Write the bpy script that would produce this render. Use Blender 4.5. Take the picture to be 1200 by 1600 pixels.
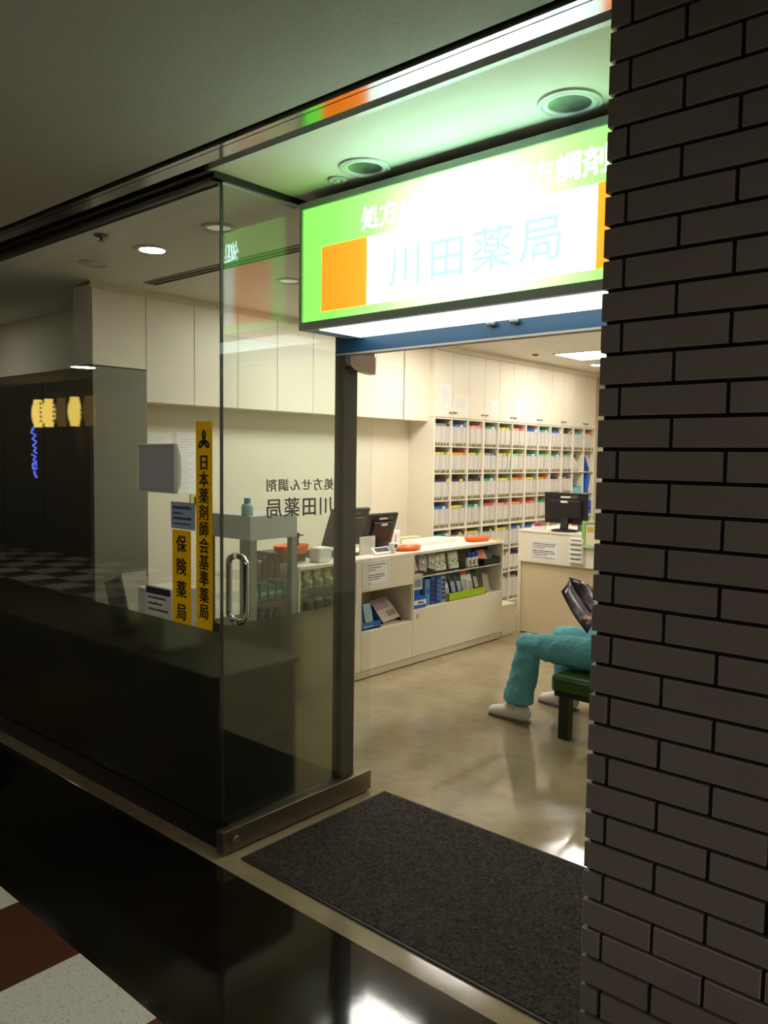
import bpy, bmesh, math, random
from mathutils import Vector, Matrix, noise
random.seed(7)
D = bpy.data
scene = bpy.context.scene
for o in list(D.objects): D.objects.remove(o, do_unlink=True)
COL = scene.collection

# ------------------------------------------------------------------ camera, world, exposure
CAM_H = 1.55
cd = D.cameras.new('camera'); cam = D.objects.new('camera', cd); COL.objects.link(cam)
cd.sensor_fit = 'VERTICAL'; cd.sensor_height = 32.0; cd.lens = 1238.9 / 1600 * 32.0
cd.clip_start = 0.02
r_ = Vector((0.75255676, 0.65839015, 0.01344374)); d_ = Vector((0.05638901, -0.04408735, -0.997435)); f_ = Vector((-0.65610868, 0.75138453, -0.0703042))
mw = Matrix.Identity(4)
for i in range(3):
    mw[i][0] = r_[i]; mw[i][1] = -d_[i]; mw[i][2] = -f_[i]
mw[2][3] = CAM_H
cam.matrix_world = mw
scene.camera = cam
w = D.worlds.new('world'); scene.world = w; w.use_nodes = True
w.node_tree.nodes['Background'].inputs[0].default_value = (0.02, 0.018, 0.015, 1)
w.node_tree.nodes['Background'].inputs[1].default_value = 0.3
vs = scene.view_settings
vs.view_transform = 'Standard'; vs.look = 'None'; vs.gamma = 1.0; vs.exposure = 0.0
vs.use_curve_mapping = False
ROOM_L = 24.0        # radiance of the shop's ceiling lights
DOWN_L = 60.0       # round lit downlight by the front glass
CORR_L = 88.0        # added corridor lights, none in view
SIGN_E = 2.0        # printed sign face
TUBE_E = 50.0       # tubes behind the sign face
GLOW_E = 3.0        # diffuser below the sign
ZC = 2.585

# ------------------------------------------------------------------ helpers
def hexc(h, a=1.0):
    h = h.lstrip('#'); o = []
    for i in (0, 2, 4):
        c = int(h[i:i+2], 16) / 255
        o.append(c / 12.92 if c <= 0.04045 else ((c + 0.055) / 1.055) ** 2.4)
    return (*o, a)
MATS = {}
def mat(name, col, rough=0.5, metal=0.0, var=0.06, scale=8.0, bump=0.0, spec=0.5, emit=0.0, bscale=None, coat=0.0, alpha=1.0):
    if name in MATS: return MATS[name]
    m = D.materials.new(name); m.use_nodes = True; nt = m.node_tree; b = nt.nodes['Principled BSDF']
    c = hexc(col) if isinstance(col, str) else (*col, 1)
    b.inputs['Roughness'].default_value = rough; b.inputs['Metallic'].default_value = metal
    b.inputs['Specular IOR Level'].default_value = spec
    b.inputs['Coat Weight'].default_value = coat
    b.inputs['Alpha'].default_value = alpha
    tc = nt.nodes.new('ShaderNodeTexCoord'); nz = nt.nodes.new('ShaderNodeTexNoise')
    nz.inputs['Scale'].default_value = scale; nz.inputs['Detail'].default_value = 6 if scale > 70 else 4; nz.inputs['Roughness'].default_value = 0.85 if scale > 70 else 0.5
    nt.links.new(tc.outputs['Object'], nz.inputs['Vector'])
    mx = nt.nodes.new('ShaderNodeMix'); mx.data_type = 'RGBA'
    if scale > 70:
        mr_ = nt.nodes.new('ShaderNodeMapRange'); mr_.inputs['From Min'].default_value = 0.38; mr_.inputs['From Max'].default_value = 0.62; nt.links.new(nz.outputs['Fac'], mr_.inputs['Value']); nt.links.new(mr_.outputs['Result'], mx.inputs['Factor'])
    else: nt.links.new(nz.outputs['Fac'], mx.inputs['Factor'])
    mx.inputs['A'].default_value = tuple(max(0, x * (1 - var)) for x in c[:3]) + (1,)
    mx.inputs['B'].default_value = tuple(min(1, x * (1 + var)) for x in c[:3]) + (1,)
    nt.links.new(mx.outputs['Result'], b.inputs['Base Color'])
    if bump:
        n2 = nt.nodes.new('ShaderNodeTexNoise'); n2.inputs['Scale'].default_value = bscale or scale * 6; n2.inputs['Detail'].default_value = 5
        nt.links.new(tc.outputs['Object'], n2.inputs['Vector'])
        bp = nt.nodes.new('ShaderNodeBump'); bp.inputs['Strength'].default_value = bump; bp.inputs['Distance'].default_value = 0.01
        nt.links.new(n2.outputs['Fac'], bp.inputs['Height']); nt.links.new(bp.outputs['Normal'], b.inputs['Normal'])
    if emit:
        b.inputs['Emission Color'].default_value = c; b.inputs['Emission Strength'].default_value = emit
    MATS[name] = m; return m
def emis(name, col, s):
    m = D.materials.new(name); m.use_nodes = True; nt = m.node_tree; nt.nodes.clear()
    e = nt.nodes.new('ShaderNodeEmission'); o = nt.nodes.new('ShaderNodeOutputMaterial')
    e.inputs[0].default_value = (*col, 1); e.inputs[1].default_value = s
    nt.links.new(e.outputs[0], o.inputs[0]); return m
def glass(name, tint=(0.93, 0.97, 0.95), r0=0.045, k=0.9):
    m = D.materials.new(name); m.use_nodes = True; nt = m.node_tree; nt.nodes.clear()
    L = nt.links.new; N = nt.nodes.new
    lw = N('ShaderNodeLayerWeight'); lw.inputs['Blend'].default_value = 0.5
    pw = N('ShaderNodeMath'); pw.operation = 'POWER'; L(lw.outputs['Facing'], pw.inputs[0]); pw.inputs[1].default_value = 5
    ml = N('ShaderNodeMath'); ml.operation = 'MULTIPLY_ADD'; L(pw.outputs[0], ml.inputs[0]); ml.inputs[1].default_value = k - r0; ml.inputs[2].default_value = r0
    t = N('ShaderNodeBsdfTransparent'); t.inputs[0].default_value = (*tint, 1)
    g = N('ShaderNodeBsdfGlossy'); g.inputs['Roughness'].default_value = 0.0
    mx = N('ShaderNodeMixShader'); L(ml.outputs[0], mx.inputs[0]); L(t.outputs[0], mx.inputs[1]); L(g.outputs[0], mx.inputs[2])
    o = N('ShaderNodeOutputMaterial'); L(mx.outputs[0], o.inputs[0]); return m

class MB:
    def __init__(s): s.bm = bmesh.new(); s.mats = []
    def _slot(s, m):
        if m is None: return 0
        if m not in s.mats: s.mats.append(m)
        return s.mats.index(m)
    def box(s, x0, x1, y0, y1, z0, z1, m=None, bev=0.0, M=None):
        bm = s.bm; x0, x1 = min(x0, x1), max(x0, x1); y0, y1 = min(y0, y1), max(y0, y1); z0, z1 = min(z0, z1), max(z0, z1)
        vs_ = [bm.verts.new(v) for v in ((x0,y0,z0),(x1,y0,z0),(x1,y1,z0),(x0,y1,z0),(x0,y0,z1),(x1,y0,z1),(x1,y1,z1),(x0,y1,z1))]
        fs = [bm.faces.new([vs_[i] for i in q]) for q in ((0,3,2,1),(4,5,6,7),(0,1,5,4),(1,2,6,5),(2,3,7,6),(3,0,4,7))]
        k = s._slot(m)
        if bev:
            es = list({e for f in fs for e in f.edges})
            r = bmesh.ops.bevel(bm, geom=es, offset=bev, segments=2, profile=0.5, affect='EDGES')
            fs = [f for f in r['faces']] + [f for f in fs if f.is_valid]
            vs_ = list({v for f in fs for v in f.verts})
        for f in fs: f.material_index = k
        if M is not None: bmesh.ops.transform(bm, matrix=M, verts=[v for v in vs_ if v.is_valid])
        return s
    def quad(s, pts, m=None):
        f = s.bm.faces.new([s.bm.verts.new(p) for p in pts]); f.material_index = s._slot(m); return s
    def poly(s, pts, thick, nrm, m=None):
        n = Vector(nrm).normalized() * thick; k = s._slot(m)
        a = [s.bm.verts.new(Vector(p)) for p in pts]; b = [s.bm.verts.new(Vector(p) + n) for p in pts]
        fs = [s.bm.faces.new(a[::-1]), s.bm.faces.new(b)]
        for i in range(len(a)):
            j = (i + 1) % len(a); fs.append(s.bm.faces.new((a[i], a[j], b[j], b[i])))
        for f in fs: f.material_index = k
        return s
    def loft(s, pts, rad, n=14, m=None, sq=None, up=(0, 0, 1), cap=True):
        """tube through pts; rad per point (r or (ra, rb))"""
        pts = [Vector(p) for p in pts]; bm = s.bm; k = s._slot(m); rings = []
        prev = None
        for i, p in enumerate(pts):
            t = (pts[min(i+1, len(pts)-1)] - pts[max(i-1, 0)]).normalized()
            if prev is None:
                u = Vector(up); 
                if abs(u.dot(t)) > 0.95: u = Vector((1, 0, 0)) if abs(t.x) < .9 else Vector((0, 1, 0))
                a = (u - t * u.dot(t)).normalized()
            else: a = (prev - t * prev.dot(t)).normalized()
            prev = a; b = t.cross(a)
            ra, rb = rad[i] if isinstance(rad[i], (tuple, list)) else (rad[i], rad[i])
            rings.append([bm.verts.new(p + a * (ra * math.cos(2*math.pi*j/n)) + b * (rb * math.sin(2*math.pi*j/n))) for j in range(n)])
        fs = []
        for q, w_ in zip(rings, rings[1:]):
            for j in range(n): fs.append(bm.faces.new((q[j], q[(j+1) % n], w_[(j+1) % n], w_[j])))
        if cap: fs += [bm.faces.new(rings[0][::-1]), bm.faces.new(rings[-1])]
        for f in fs: f.material_index = k; f.smooth = True
        if cap: fs[-1].smooth = False; fs[-2].smooth = False
        return s
    def cyl(s, a, b, r, n=20, m=None, r2=None):
        return s.loft([a, b], [r, r if r2 is None else r2], n, m)
    def lathe(s, prof, c=(0, 0, 0), n=24, m=None):
        """prof: (r, z) bottom to top round the z axis at c"""
        bm = s.bm; k = s._slot(m); c = Vector(c); rings = []
        for r, z in prof: rings.append([bm.verts.new(c + Vector((r*math.cos(2*math.pi*j/n), r*math.sin(2*math.pi*j/n), z))) for j in range(n)])
        fs = []
        for q, w_ in zip(rings, rings[1:]):
            for j in range(n): fs.append(bm.faces.new((q[j], q[(j+1) % n], w_[(j+1) % n], w_[j])))
        fs += [bm.faces.new(rings[0][::-1]), bm.faces.new(rings[-1])]
        for f in fs: f.material_index = k; f.smooth = True
        fs[-1].smooth = fs[-2].smooth = False
        return s
    def ball(s, c, r, m=None, n=16, sc=(1, 1, 1)):
        k = s._slot(m); nf = len(s.bm.faces)
        res = bmesh.ops.create_uvsphere(s.bm, u_segments=n, v_segments=n//2+2, radius=r)
        for v in res['verts']: v.co = Vector(c) + Vector((v.co.x*sc[0], v.co.y*sc[1], v.co.z*sc[2]))
        for f in {f for v in res['verts'] for f in v.link_faces}: f.material_index = k; f.smooth = True
        return s
    def grid(s, fn, nu, nv, m=None):
        k = s._slot(m); g = [[s.bm.verts.new(fn(i/nu, j/nv)) for j in range(nv+1)] for i in range(nu+1)]
        for i in range(nu):
            for j in range(nv):
                f = s.bm.faces.new((g[i][j], g[i+1][j], g[i+1][j+1], g[i][j+1])); f.material_index = k; f.smooth = True
        return s
    def build(s, name, m=None, parent=None, local=False):
        me = D.meshes.new(name)
        bmesh.ops.recalc_face_normals(s.bm, faces=s.bm.faces[:])
        s.bm.to_mesh(me); s.bm.free()
        if m is not None and not s.mats: me.materials.append(m)
        else:
            for q in s.mats: me.materials.append(q)
        o = D.objects.new(name, me); COL.objects.link(o)
        if parent is not None:
            o.parent = parent
            if not local:
                off = Vector(parent.location); q = parent.parent
                while q is not None: off += Vector(q.location); q = q.parent
                me.transform(Matrix.Translation(-off))
        return o
def tag(o, label=None, cat=None, group=None, kind=None):
    if label: o['label'] = label
    if cat: o['category'] = cat
    if group: o['group'] = group
    if kind: o['kind'] = kind
    return o
def thing(name, loc, label, cat, group=None, rz=0.0):
    o = D.objects.new(name, None); COL.objects.link(o); o.location = loc; o.rotation_euler = (0, 0, rz)
    o.empty_display_size = 0.05
    return tag(o, label, cat, group)
def struct(o, label=None):
    o['kind'] = 'structure'
    if label: o['label'] = label
    return o
def dup(o, parent=None):
    c = o.copy(); COL.objects.link(c)
    if parent is not None: c.parent = parent
    for ch in list(o.children): dup(ch, c)
    return c
def eval_mesh(o):
    dg = bpy.context.evaluated_depsgraph_get(); dg.update()
    return D.meshes.new_from_object(o.evaluated_get(dg))
def text(name, body, box, origin, u, v, m, parent=None, bold=0.0, vertical=False, adv=None, th=0.0008, mirror=False):
    """letters fitted into box=(w,h) whose centre is origin; u reading direction, v up"""
    cu = D.curves.new(name, 'FONT'); n = len(body)
    cu.body = '\n'.join(body) if vertical else body
    cu.size = 1.0; cu.extrude = th; cu.align_x = 'CENTER' if vertical else 'LEFT'
    w_, h_ = box
    if vertical:
        s_ = w_ / 0.93; cu.space_line = max(0.6, ((h_ - 0.93 * s_) / max(1, n-1)) / s_ ) if n > 1 else 1
    else:
        s_ = h_ / 0.93; cu.space_character = max(0.5, ((w_ - 0.93 * s_) / max(1, n-1)) / s_) if n > 1 else 1
    o = D.objects.new(name, cu); COL.objects.link(o)
    me = eval_mesh(o); D.objects.remove(o, do_unlink=True)
    xs = [p.co.x for p in me.vertices]; ys = [p.co.y for p in me.vertices]
    if not xs: return None
    cx, cy = (min(xs)+max(xs))/2, (min(ys)+max(ys))/2
    sx, sy = w_ / (max(xs)-min(xs)), h_ / (max(ys)-min(ys))
    if bold:
        bm = bmesh.new(); bm.from_mesh(me); base = bm.verts[:] + bm.edges[:] + bm.faces[:]
        for i_, (dx, dy) in enumerate(((bold, 0), (-bold, 0), (0, bold), (0, -bold))):
            g_ = bmesh.ops.duplicate(bm, geom=base)['geom']
            for q_ in g_:
                if isinstance(q_, bmesh.types.BMVert): q_.co += Vector((dx, dy, 0.0004*(i_+1)))
        bm.to_mesh(me); bm.free()
    u = Vector(u).normalized(); v = Vector(v).normalized(); nn = u.cross(v); origin = Vector(origin)
    for p in me.vertices:
        c = p.co.copy(); p.co = origin + u * ((c.x-cx)*sx) + v * ((c.y-cy)*sy) + nn * c.z
    me.materials.clear(); me.materials.append(m); me.name = name
    o = D.objects.new(name, me); COL.objects.link(o)
    if parent is not None:
        o.parent = parent; off = Vector(parent.location); q = parent.parent
        while q is not None: off += Vector(q.location); q = q.parent
        me.transform(Matrix.Translation(-off))
    return o
def lines(mb, c, u, v, nrm, w_, rows, m, th=0.0008, seed=1):
    """small rows of print on a sheet; c centre, rows = list of (dy, fraction, height)"""
    rr = random.Random(seed); u = Vector(u); v = Vector(v); nrm = Vector(nrm); c = Vector(c)
    for dy, fr, h in rows:
        x = -w_/2
        end = -w_/2 + w_*fr
        while x < end:
            l = min(rr.uniform(0.6, 1.6) * h * 1.2, end - x)
            if l < h*0.3: break
            p = c + u*x + v*dy
            k = h * rr.uniform(0.7, 1.0)
            mb.poly([p, p+u*l, p+u*l+v*k, p+v*k], th, nrm, m); x += l + h*0.22

# ------------------------------------------------------------------ materials
M_cream = mat('cream laminate', '#ece3cb', 0.42, var=0.02, scale=3, bump=0.02)
M_cabinet = mat('cream cabinet laminate', '#f2ead6', 0.38, var=0.02, scale=3)
M_wall = mat('cream painted wall', '#ede5cf', 0.6, var=0.02, scale=2, bump=0.03)
M_shopceil = mat('white painted ceiling', '#e4dfd3', 0.75, var=0.02, scale=3)
M_corrceil = mat('corridor plaster ceiling', '#a9a39b', 0.85, var=0.05, scale=5, bump=0.12, bscale=60)
M_dark = mat('black painted steel', '#0c0c0d', 0.55, var=0.1)
M_seam = mat('dark seam', '#3a352c', 0.8)
M_postdark = mat('dark brown steel post', '#161412', 0.4, var=0.04)
M_blue = mat('blue grey painted steel', '#244a66', 0.35, var=0.05)
M_steel = mat('brushed bronze steel', '#8c8070', 0.38, metal=0.9, var=0.08, scale=30)
M_mirrorsteel = mat('polished steel strip', '#8f8f8c', 0.16, metal=1.0, var=0.01)
M_chrome = mat('chrome', '#dfe0e4', 0.06, metal=1.0, var=0.01)
M_alu = mat('grey aluminium frame', '#8f938f', 0.4, metal=0.5, var=0.03)
M_white = mat('white plastic', '#f1eee6', 0.35, var=0.02)
M_paper = mat('white paper', '#f6f4ee', 0.8, var=0.02)
M_ink = mat('printed ink', '#4a4a52', 0.8)
M_black = mat('black plastic', '#161415', 0.5, var=0.1)
M_yellow = mat('yellow film', '#f4cc00', 0.4, var=0.02)
def translucent(m, col, k=0.5):
    nt = m.node_tree; b_ = nt.nodes['Principled BSDF']; o_ = nt.nodes['Material Output']; t_ = nt.nodes.new('ShaderNodeBsdfTranslucent'); t_.inputs[0].default_value = col
    x_ = nt.nodes.new('ShaderNodeMixShader'); x_.inputs[0].default_value = k; nt.links.new(b_.outputs[0], x_.inputs[1]); nt.links.new(t_.outputs[0], x_.inputs[2]); nt.links.new(x_.outputs[0], o_.inputs[0])
translucent(M_yellow, (0.9, 0.68, 0.01, 1), 0.55)
M_sheetgrey = mat('grey back sheet', '#a8a4ae', 0.5, var=0.08, scale=12); translucent(M_sheetgrey, (0.6, 0.56, 0.61, 1), 0.6)
translucent(mat('blue grey film', '#a9b2c2', 0.5), (0.5, 0.56, 0.66, 1), 0.6)
translucent(mat('white notice film', '#d6d3d0', 0.6), (0.7, 0.68, 0.66, 1), 0.5)
M_clearedge = mat('clear edge plastic', '#d9d8d2', 0.2); translucent(M_clearedge, (0.9, 0.9, 0.86, 1), 0.7)
M_blacktxt = mat('black lettering', '#1a1409', 0.6)
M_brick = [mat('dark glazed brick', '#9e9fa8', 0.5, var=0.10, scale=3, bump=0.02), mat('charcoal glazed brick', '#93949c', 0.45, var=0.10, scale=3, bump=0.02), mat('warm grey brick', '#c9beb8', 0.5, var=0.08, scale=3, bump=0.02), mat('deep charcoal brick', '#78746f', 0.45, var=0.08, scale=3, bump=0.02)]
M_mortar = mat('black mortar', '#121110', 0.95, var=0.2, scale=40, bump=0.3)
M_glass = glass('clear window glass')
M_doorglass = glass('clear door glass', (0.95, 0.98, 0.97), 0.04)
M_orange = mat('orange plastic', '#f26a1d', 0.35, var=0.03)
M_tube = emis('sign tubes', (0.92, 1.0, 0.97), TUBE_E)
M_panel_lamp = emis('lit ceiling panel', (1.0, 0.945, 0.85), ROOM_L)
M_down_lamp = emis('lit downlight lens', (1.0, 0.93, 0.85), DOWN_L)
M_glow = emis('lit diffuser', (0.86, 1.0, 1.0), GLOW_E)
M_corr_fill = emis('corridor fill light', (1.0, 0.87, 0.72), CORR_L)

def floor_material():
    m = D.materials.new('polished vinyl floor'); m.use_nodes = True; nt = m.node_tree; b = nt.nodes['Principled BSDF']; L = nt.links.new; N = nt.nodes.new
    tc = N('ShaderNodeTexCoord')
    n1 = N('ShaderNodeTexNoise'); n1.inputs['Scale'].default_value = 1.8; n1.inputs['Detail'].default_value = 6; n1.inputs['Roughness'].default_value = 0.65
    L(tc.outputs['Object'], n1.inputs['Vector'])
    cr = N('ShaderNodeValToRGB'); cr.color_ramp.elements[0].position = 0.32; cr.color_ramp.elements[1].position = 0.68
    cr.color_ramp.elements[0].color = hexc('#85785b'); cr.color_ramp.elements[1].color = hexc('#a89a7a')
    L(n1.outputs['Fac'], cr.inputs['Fac'])
    n3 = N('ShaderNodeTexNoise'); n3.inputs['Scale'].default_value = 14; n3.inputs['Detail'].default_value = 5; L(tc.outputs['Object'], n3.inputs['Vector'])
    c3 = N('ShaderNodeValToRGB'); c3.color_ramp.elements[0].position = 0.3; c3.color_ramp.elements[0].color = (0.78, 0.76, 0.72, 1); c3.color_ramp.elements[1].position = 0.5; c3.color_ramp.elements[1].color = (1, 1, 1, 1)
    L(n3.outputs['Fac'], c3.inputs['Fac'])
    mx = N('ShaderNodeMix'); mx.data_type = 'RGBA'; mx.blend_type = 'MULTIPLY'; mx.inputs['Factor'].default_value = 0.6
    L(cr.outputs['Color'], mx.inputs['A']); L(c3.outputs['Color'], mx.inputs['B']); L(mx.outputs['Result'], b.inputs['Base Color'])
    n2 = N('ShaderNodeTexNoise'); n2.inputs['Scale'].default_value = 2.6; n2.inputs['Detail'].default_value = 5; L(tc.outputs['Object'], n2.inputs['Vector'])
    mr = N('ShaderNodeMapRange'); mr.inputs['To Min'].default_value = 0.05; mr.inputs['To Max'].default_value = 0.20; mr.inputs['From Min'].default_value = 0.35; mr.inputs['From Max'].default_value = 0.7
    L(n2.outputs['Fac'], mr.inputs['Value']); L(mr.outputs['Result'], b.inputs['Roughness'])
    bp = N('ShaderNodeBump'); bp.inputs['Strength'].default_value = 0.07; bp.inputs['Distance'].default_value = 0.01
    L(n2.outputs['Fac'], bp.inputs['Height']); L(bp.outputs['Normal'], b.inputs['Normal'])
    b.inputs['Specular IOR Level'].default_value = 0.6
    return m
M_floor = floor_material()
M_blacktile = mat('black polished tile', '#17130e', 0.075, var=0.25, scale=5, bump=0.02, bscale=8, spec=0.5)
M_browntile = mat('red brown terrazzo', '#55240f', 0.45, var=0.15, scale=40)
def terrazzo():
    m = mat('white terrazzo', '#e9e5dc', 0.5, var=0.04, scale=10)
    nt = m.node_tree; L = nt.links.new; N = nt.nodes.new; b = nt.nodes['Principled BSDF']
    tc = N('ShaderNodeTexCoord'); v = N('ShaderNodeTexVoronoi'); v.inputs['Scale'].default_value = 110; L(tc.outputs['Object'], v.inputs['Vector'])
    cr = N('ShaderNodeValToRGB'); cr.color_ramp.elements[0].position = 0.1; cr.color_ramp.elements[0].color = hexc('#8f887a'); cr.color_ramp.elements[1].position = 0.3; cr.color_ramp.elements[1].color = hexc('#e9e5dc')
    L(v.outputs['Distance'], cr.inputs['Fac']); L(cr.outputs['Color'], b.inputs['Base Color']); return m
M_whitetile = terrazzo()
def mat_fabric():
    m = mat('charcoal entrance carpet', '#48433e', 0.95, var=0.75, scale=75, bump=1.0, bscale=180, spec=0.1)
    return m
M_mat = mat_fabric()

# ------------------------------------------------------------------ the setting
YG = 1.865; XS = -2.445; YD = 2.50; YB = 9.45; XR = 1.4; XL = -4.76
b = MB(); b.box(-8.2, XR, 1.78, YB, -0.06, 0.0, M_floor)
struct(b.build('floor'), 'polished beige vinyl floor of the shop')
b = MB(); b.box(-18, 6, 1.167, 1.78, -0.06, -0.001, M_blacktile)
struct(b.build('floor'), 'black polished tile strip in front of the shop')
b = MB(); x0 = -2.247
for i in range(-36, 20):
    for j in range(0, 8):
        xa = x0 + i*0.4215; ya = 1.167 - (j+1)*0.4215
        if xa < -17.5 or xa > 5.5: continue
        b.box(xa, xa+0.4215, ya, ya+0.4215, -0.06, -0.001, M_whitetile if (i+j) % 2 == 0 else M_browntile)
struct(b.build('floor'), 'corridor floor of white and red brown square tiles')
b = MB(); b.box(-8.2, XR, 1.822, YB, ZC, ZC+0.06); struct(b.build('ceiling', M_shopceil), 'white shop ceiling')
b = MB(); b.box(-18, 6, -2.6, 1.655, ZC, ZC+0.06); struct(b.build('ceiling', M_corrceil), 'grey corridor ceiling')
# shutter track in the ceiling
b = MB(); b.box(-18, 6, 1.655, 1.822, ZC+0.03, ZC+0.06); struct(b.build('trim_1', M_dark), 'black slot of the shutter track')
b = MB(); b.box(-18, 6, 1.685, 1.703, ZC-0.002, ZC+0.03); struct(b.build('trim_2', M_mirrorsteel), 'thin polished steel edge of the shutter track')
b = MB(); b.box(-18, 6, 1.709, 1.768, ZC-0.001, ZC+0.03); struct(b.build('trim_3', M_mirrorsteel), 'polished steel strip of the shutter track')
b = MB(); b.box(XS, 6, 1.802, 1.822, ZC-0.004, ZC+0.03); struct(b.build('trim_4', mat('white aluminium', '#dcdcda', 0.3)), 'white aluminium edge of the entrance ceiling')
# walls of the shop
b = MB(); b.box(XL-0.1, XL, 2.90, YB, 0, ZC); 
struct(b.build('wall_left', M_wall), 'cream left wall')
b = MB(); b.box(-8.2, XL-0.1, 2.90, 3.0, 0, ZC); struct(b.build('wall_left', M_wall), 'cream wall beyond the tall locker')
b = MB(); b.box(-8.3, -8.2, 1.9, 3.0, 0, ZC); struct(b.build('wall_left', M_wall), 'end wall')
b = MB(); b.box(XL-0.1, XR, YB, YB+0.1, 0, ZC); struct(b.build('wall_back', M_wall), 'cream back wall')
b = MB(); b.box(XR, XR+0.1, 2.6, YB+0.1, 0, ZC); struct(b.build('wall_right', M_wall), 'cream right wall')
b = MB(); b.box(-0.79, XR+0.1, 2.75, 2.85, 0, ZC); struct(b.build('wall_front', M_wall), 'inner face of the front wall')
# brick pillar
b = MB(); PX0 = -0.787; PX1 = 2.6
b.box(PX0+0.009, PX1, 1.610, 2.74, 0, ZC)
struct(b.build('wall_brick', M_mortar), 'black mortar core of the brick pillar')
b = MB(); rb = random.Random(3); pit = 0.067; L_ = 0.2226; jw = 0.0085
k0 = -5
for k in range(-5, 36):
    z0 = 0.298 + pit*k + jw/2; z1 = z0 + pit - jw
    if z1 < 0.004 or z0 > ZC: continue
    z0 = max(z0, 0); z1 = min(z1, ZC-0.001)
    odd = (k % 2) != 0
    xj = -0.6272 if odd else -0.7408
    xs = [PX0]; x = xj
    while x < PX1: xs.append(x); x += L_
    xs.append(PX1)
    for a, c in zip(xs, xs[1:]):
        xa = a if a == PX0 else a + jw/2; xb = c - jw/2
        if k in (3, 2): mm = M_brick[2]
        elif k < 2: mm = M_brick[3]
        else: mm = M_brick[0] if rb.random() < 0.7 else M_brick[1]
        b.box(xa, xb, 1.600, 1.618, z0, z1, mm, bev=0.0012)
    # return on the shop side
    yj = 1.600 + (0.05 if odd else 0.16); ys = [1.6185]; y = yj + 0.02
    while y < 2.74: ys.append(y); y += L_
    ys.append(2.74)
    for a, c in zip(ys, ys[1:]):
        b.box(PX0, PX0+0.02, a if a == 1.6185 else a+jw/2, c-jw/2, z0, z1, M_brick[0], bev=0.0012)
struct(b.build('wall_brick'), 'dark glazed brick facing of the pillar')
# corridor shell (the far side the glass reflects)
b = MB(); b.box(-12.30, 6, -2.6, -2.5, 0, ZC); struct(b.build('wall_corridor', mat('dark brown wood wall', '#2a1d12', 0.6, var=0.3, scale=4)), 'dark wooden front across the corridor')
b = MB(); b.box(-18, -12.3, -2.12, -2.0, 0, ZC); struct(b.build('wall_corridor', M_dark), 'dark wall across the corridor')
b = MB(); b.box(-18.1, -18, -2.6, 3, 0, ZC); struct(b.build('wall_corridor', M_dark), 'corridor end')
b = MB(); b.box(6, 6.1, -2.6, 1.7, 0, ZC); struct(b.build('wall_corridor', M_corrceil), 'corridor end')
b = MB(); b.box(-18, -8.3, 1.86, 1.95, 0, ZC); struct(b.build('wall_corridor', M_dark), 'neighbouring shop front')
b = MB(); b.box(2.6, 6, 1.62, 1.7, 0, ZC); struct(b.build('wall_corridor', M_corrceil), 'wall beyond the pillar')

# ------------------------------------------------------------------ shop front glazing
ft = 0.10
wn = thing('window_1', (-5.3, YG, 0), 'long fixed front window with smoked lower film', None); del wn['label']; struct(wn, 'long fixed front window with smoked lower film')
b = MB(); b.box(-8.2, XS-0.008, YG-0.005, YG+0.005, ft, ZC-0.03); b.build('pane', M_glass, wn)
b = MB(); b.box(-8.2, XS, YG-0.012, YG+0.03, 0, ft-0.01); b.build('base_rail', M_dark, wn)
b = MB(); b.box(-8.2, XS+0.0, 1.822, YG+0.02, ZC-0.025, ZC+0.03); b.box(-8.2, XS, 1.79, 1.815, ZC-0.012, ZC+0.03); b.build('head_rail', M_dark, wn)
b = MB(); b.box(-8.2, XS-0.012, YG-0.010, YG-0.006, ZC-0.046, ZC-0.034); b.build('head_bead', M_alu, wn)
def film_mat(name, tint, rough, dens):
    m = D.materials.new(name); m.use_nodes = True; nt = m.node_tree; nt.nodes.clear(); N = nt.nodes.new; L = nt.links.new
    rf = N('ShaderNodeBsdfRefraction'); rf.inputs['Color'].default_value = (*tint, 1); rf.inputs['Roughness'].default_value = rough; rf.inputs['IOR'].default_value = 1.25
    df = N('ShaderNodeBsdfDiffuse'); df.inputs['Color'].default_value = (0.16, 0.155, 0.13, 1)
    mx = N('ShaderNodeMixShader'); mx.inputs[0].default_value = dens; L(rf.outputs[0], mx.inputs[1]); L(df.outputs[0], mx.inputs[2])
    o = N('ShaderNodeOutputMaterial'); L(mx.outputs[0], o.inputs[0]); return m
M_film = film_mat('smoked frosted film', (0.62, 0.63, 0.53), 0.24, 0.13)
b = MB(); b.box(-8.2, XS-0.009, YG-0.0080, YG-0.0055, ft, 0.862); b.build('frosted_film', M_film, wn)
b = MB(); b.box(XS-0.008, XS-0.003, YG-0.006, YG+0.006, ft, ZC-0.03); b.build('corner_seal', M_black, wn)
w2 = thing('window_2', (XS, 2.18, 0), 'x', None); del w2['label']; struct(w2, 'fixed side window between the corner and the dark post')
b = MB(); b.box(XS-0.005, XS+0.005, YG+0.007, YD-0.01, ft, ZC-0.03); b.build('pane', M_glass, w2)
b = MB(); b.box(XS-0.03, XS+0.008, YG-0.006, YD, 0, ft-0.01); b.build('base_rail', M_dark, w2)
b = MB(); b.box(XS-0.03, XS+0.006, YG-0.04, YD, ZC-0.025, ZC+0.02); b.build('head_rail', M_dark, w2)
b = MB(); b.box(XS+0.006, XS+0.010, YG-0.006, 2.22, ZC-0.046, ZC-0.034); b.build('head_bead', M_alu, w2)
b = MB(); b.box(XS-0.0085, XS-0.0065, YG+0.010, YD-0.01, ft, 0.885); b.build('frosted_film', film_mat('side frosted film', (0.63, 0.62, 0.55), 0.27, 0.04), w2)
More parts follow.
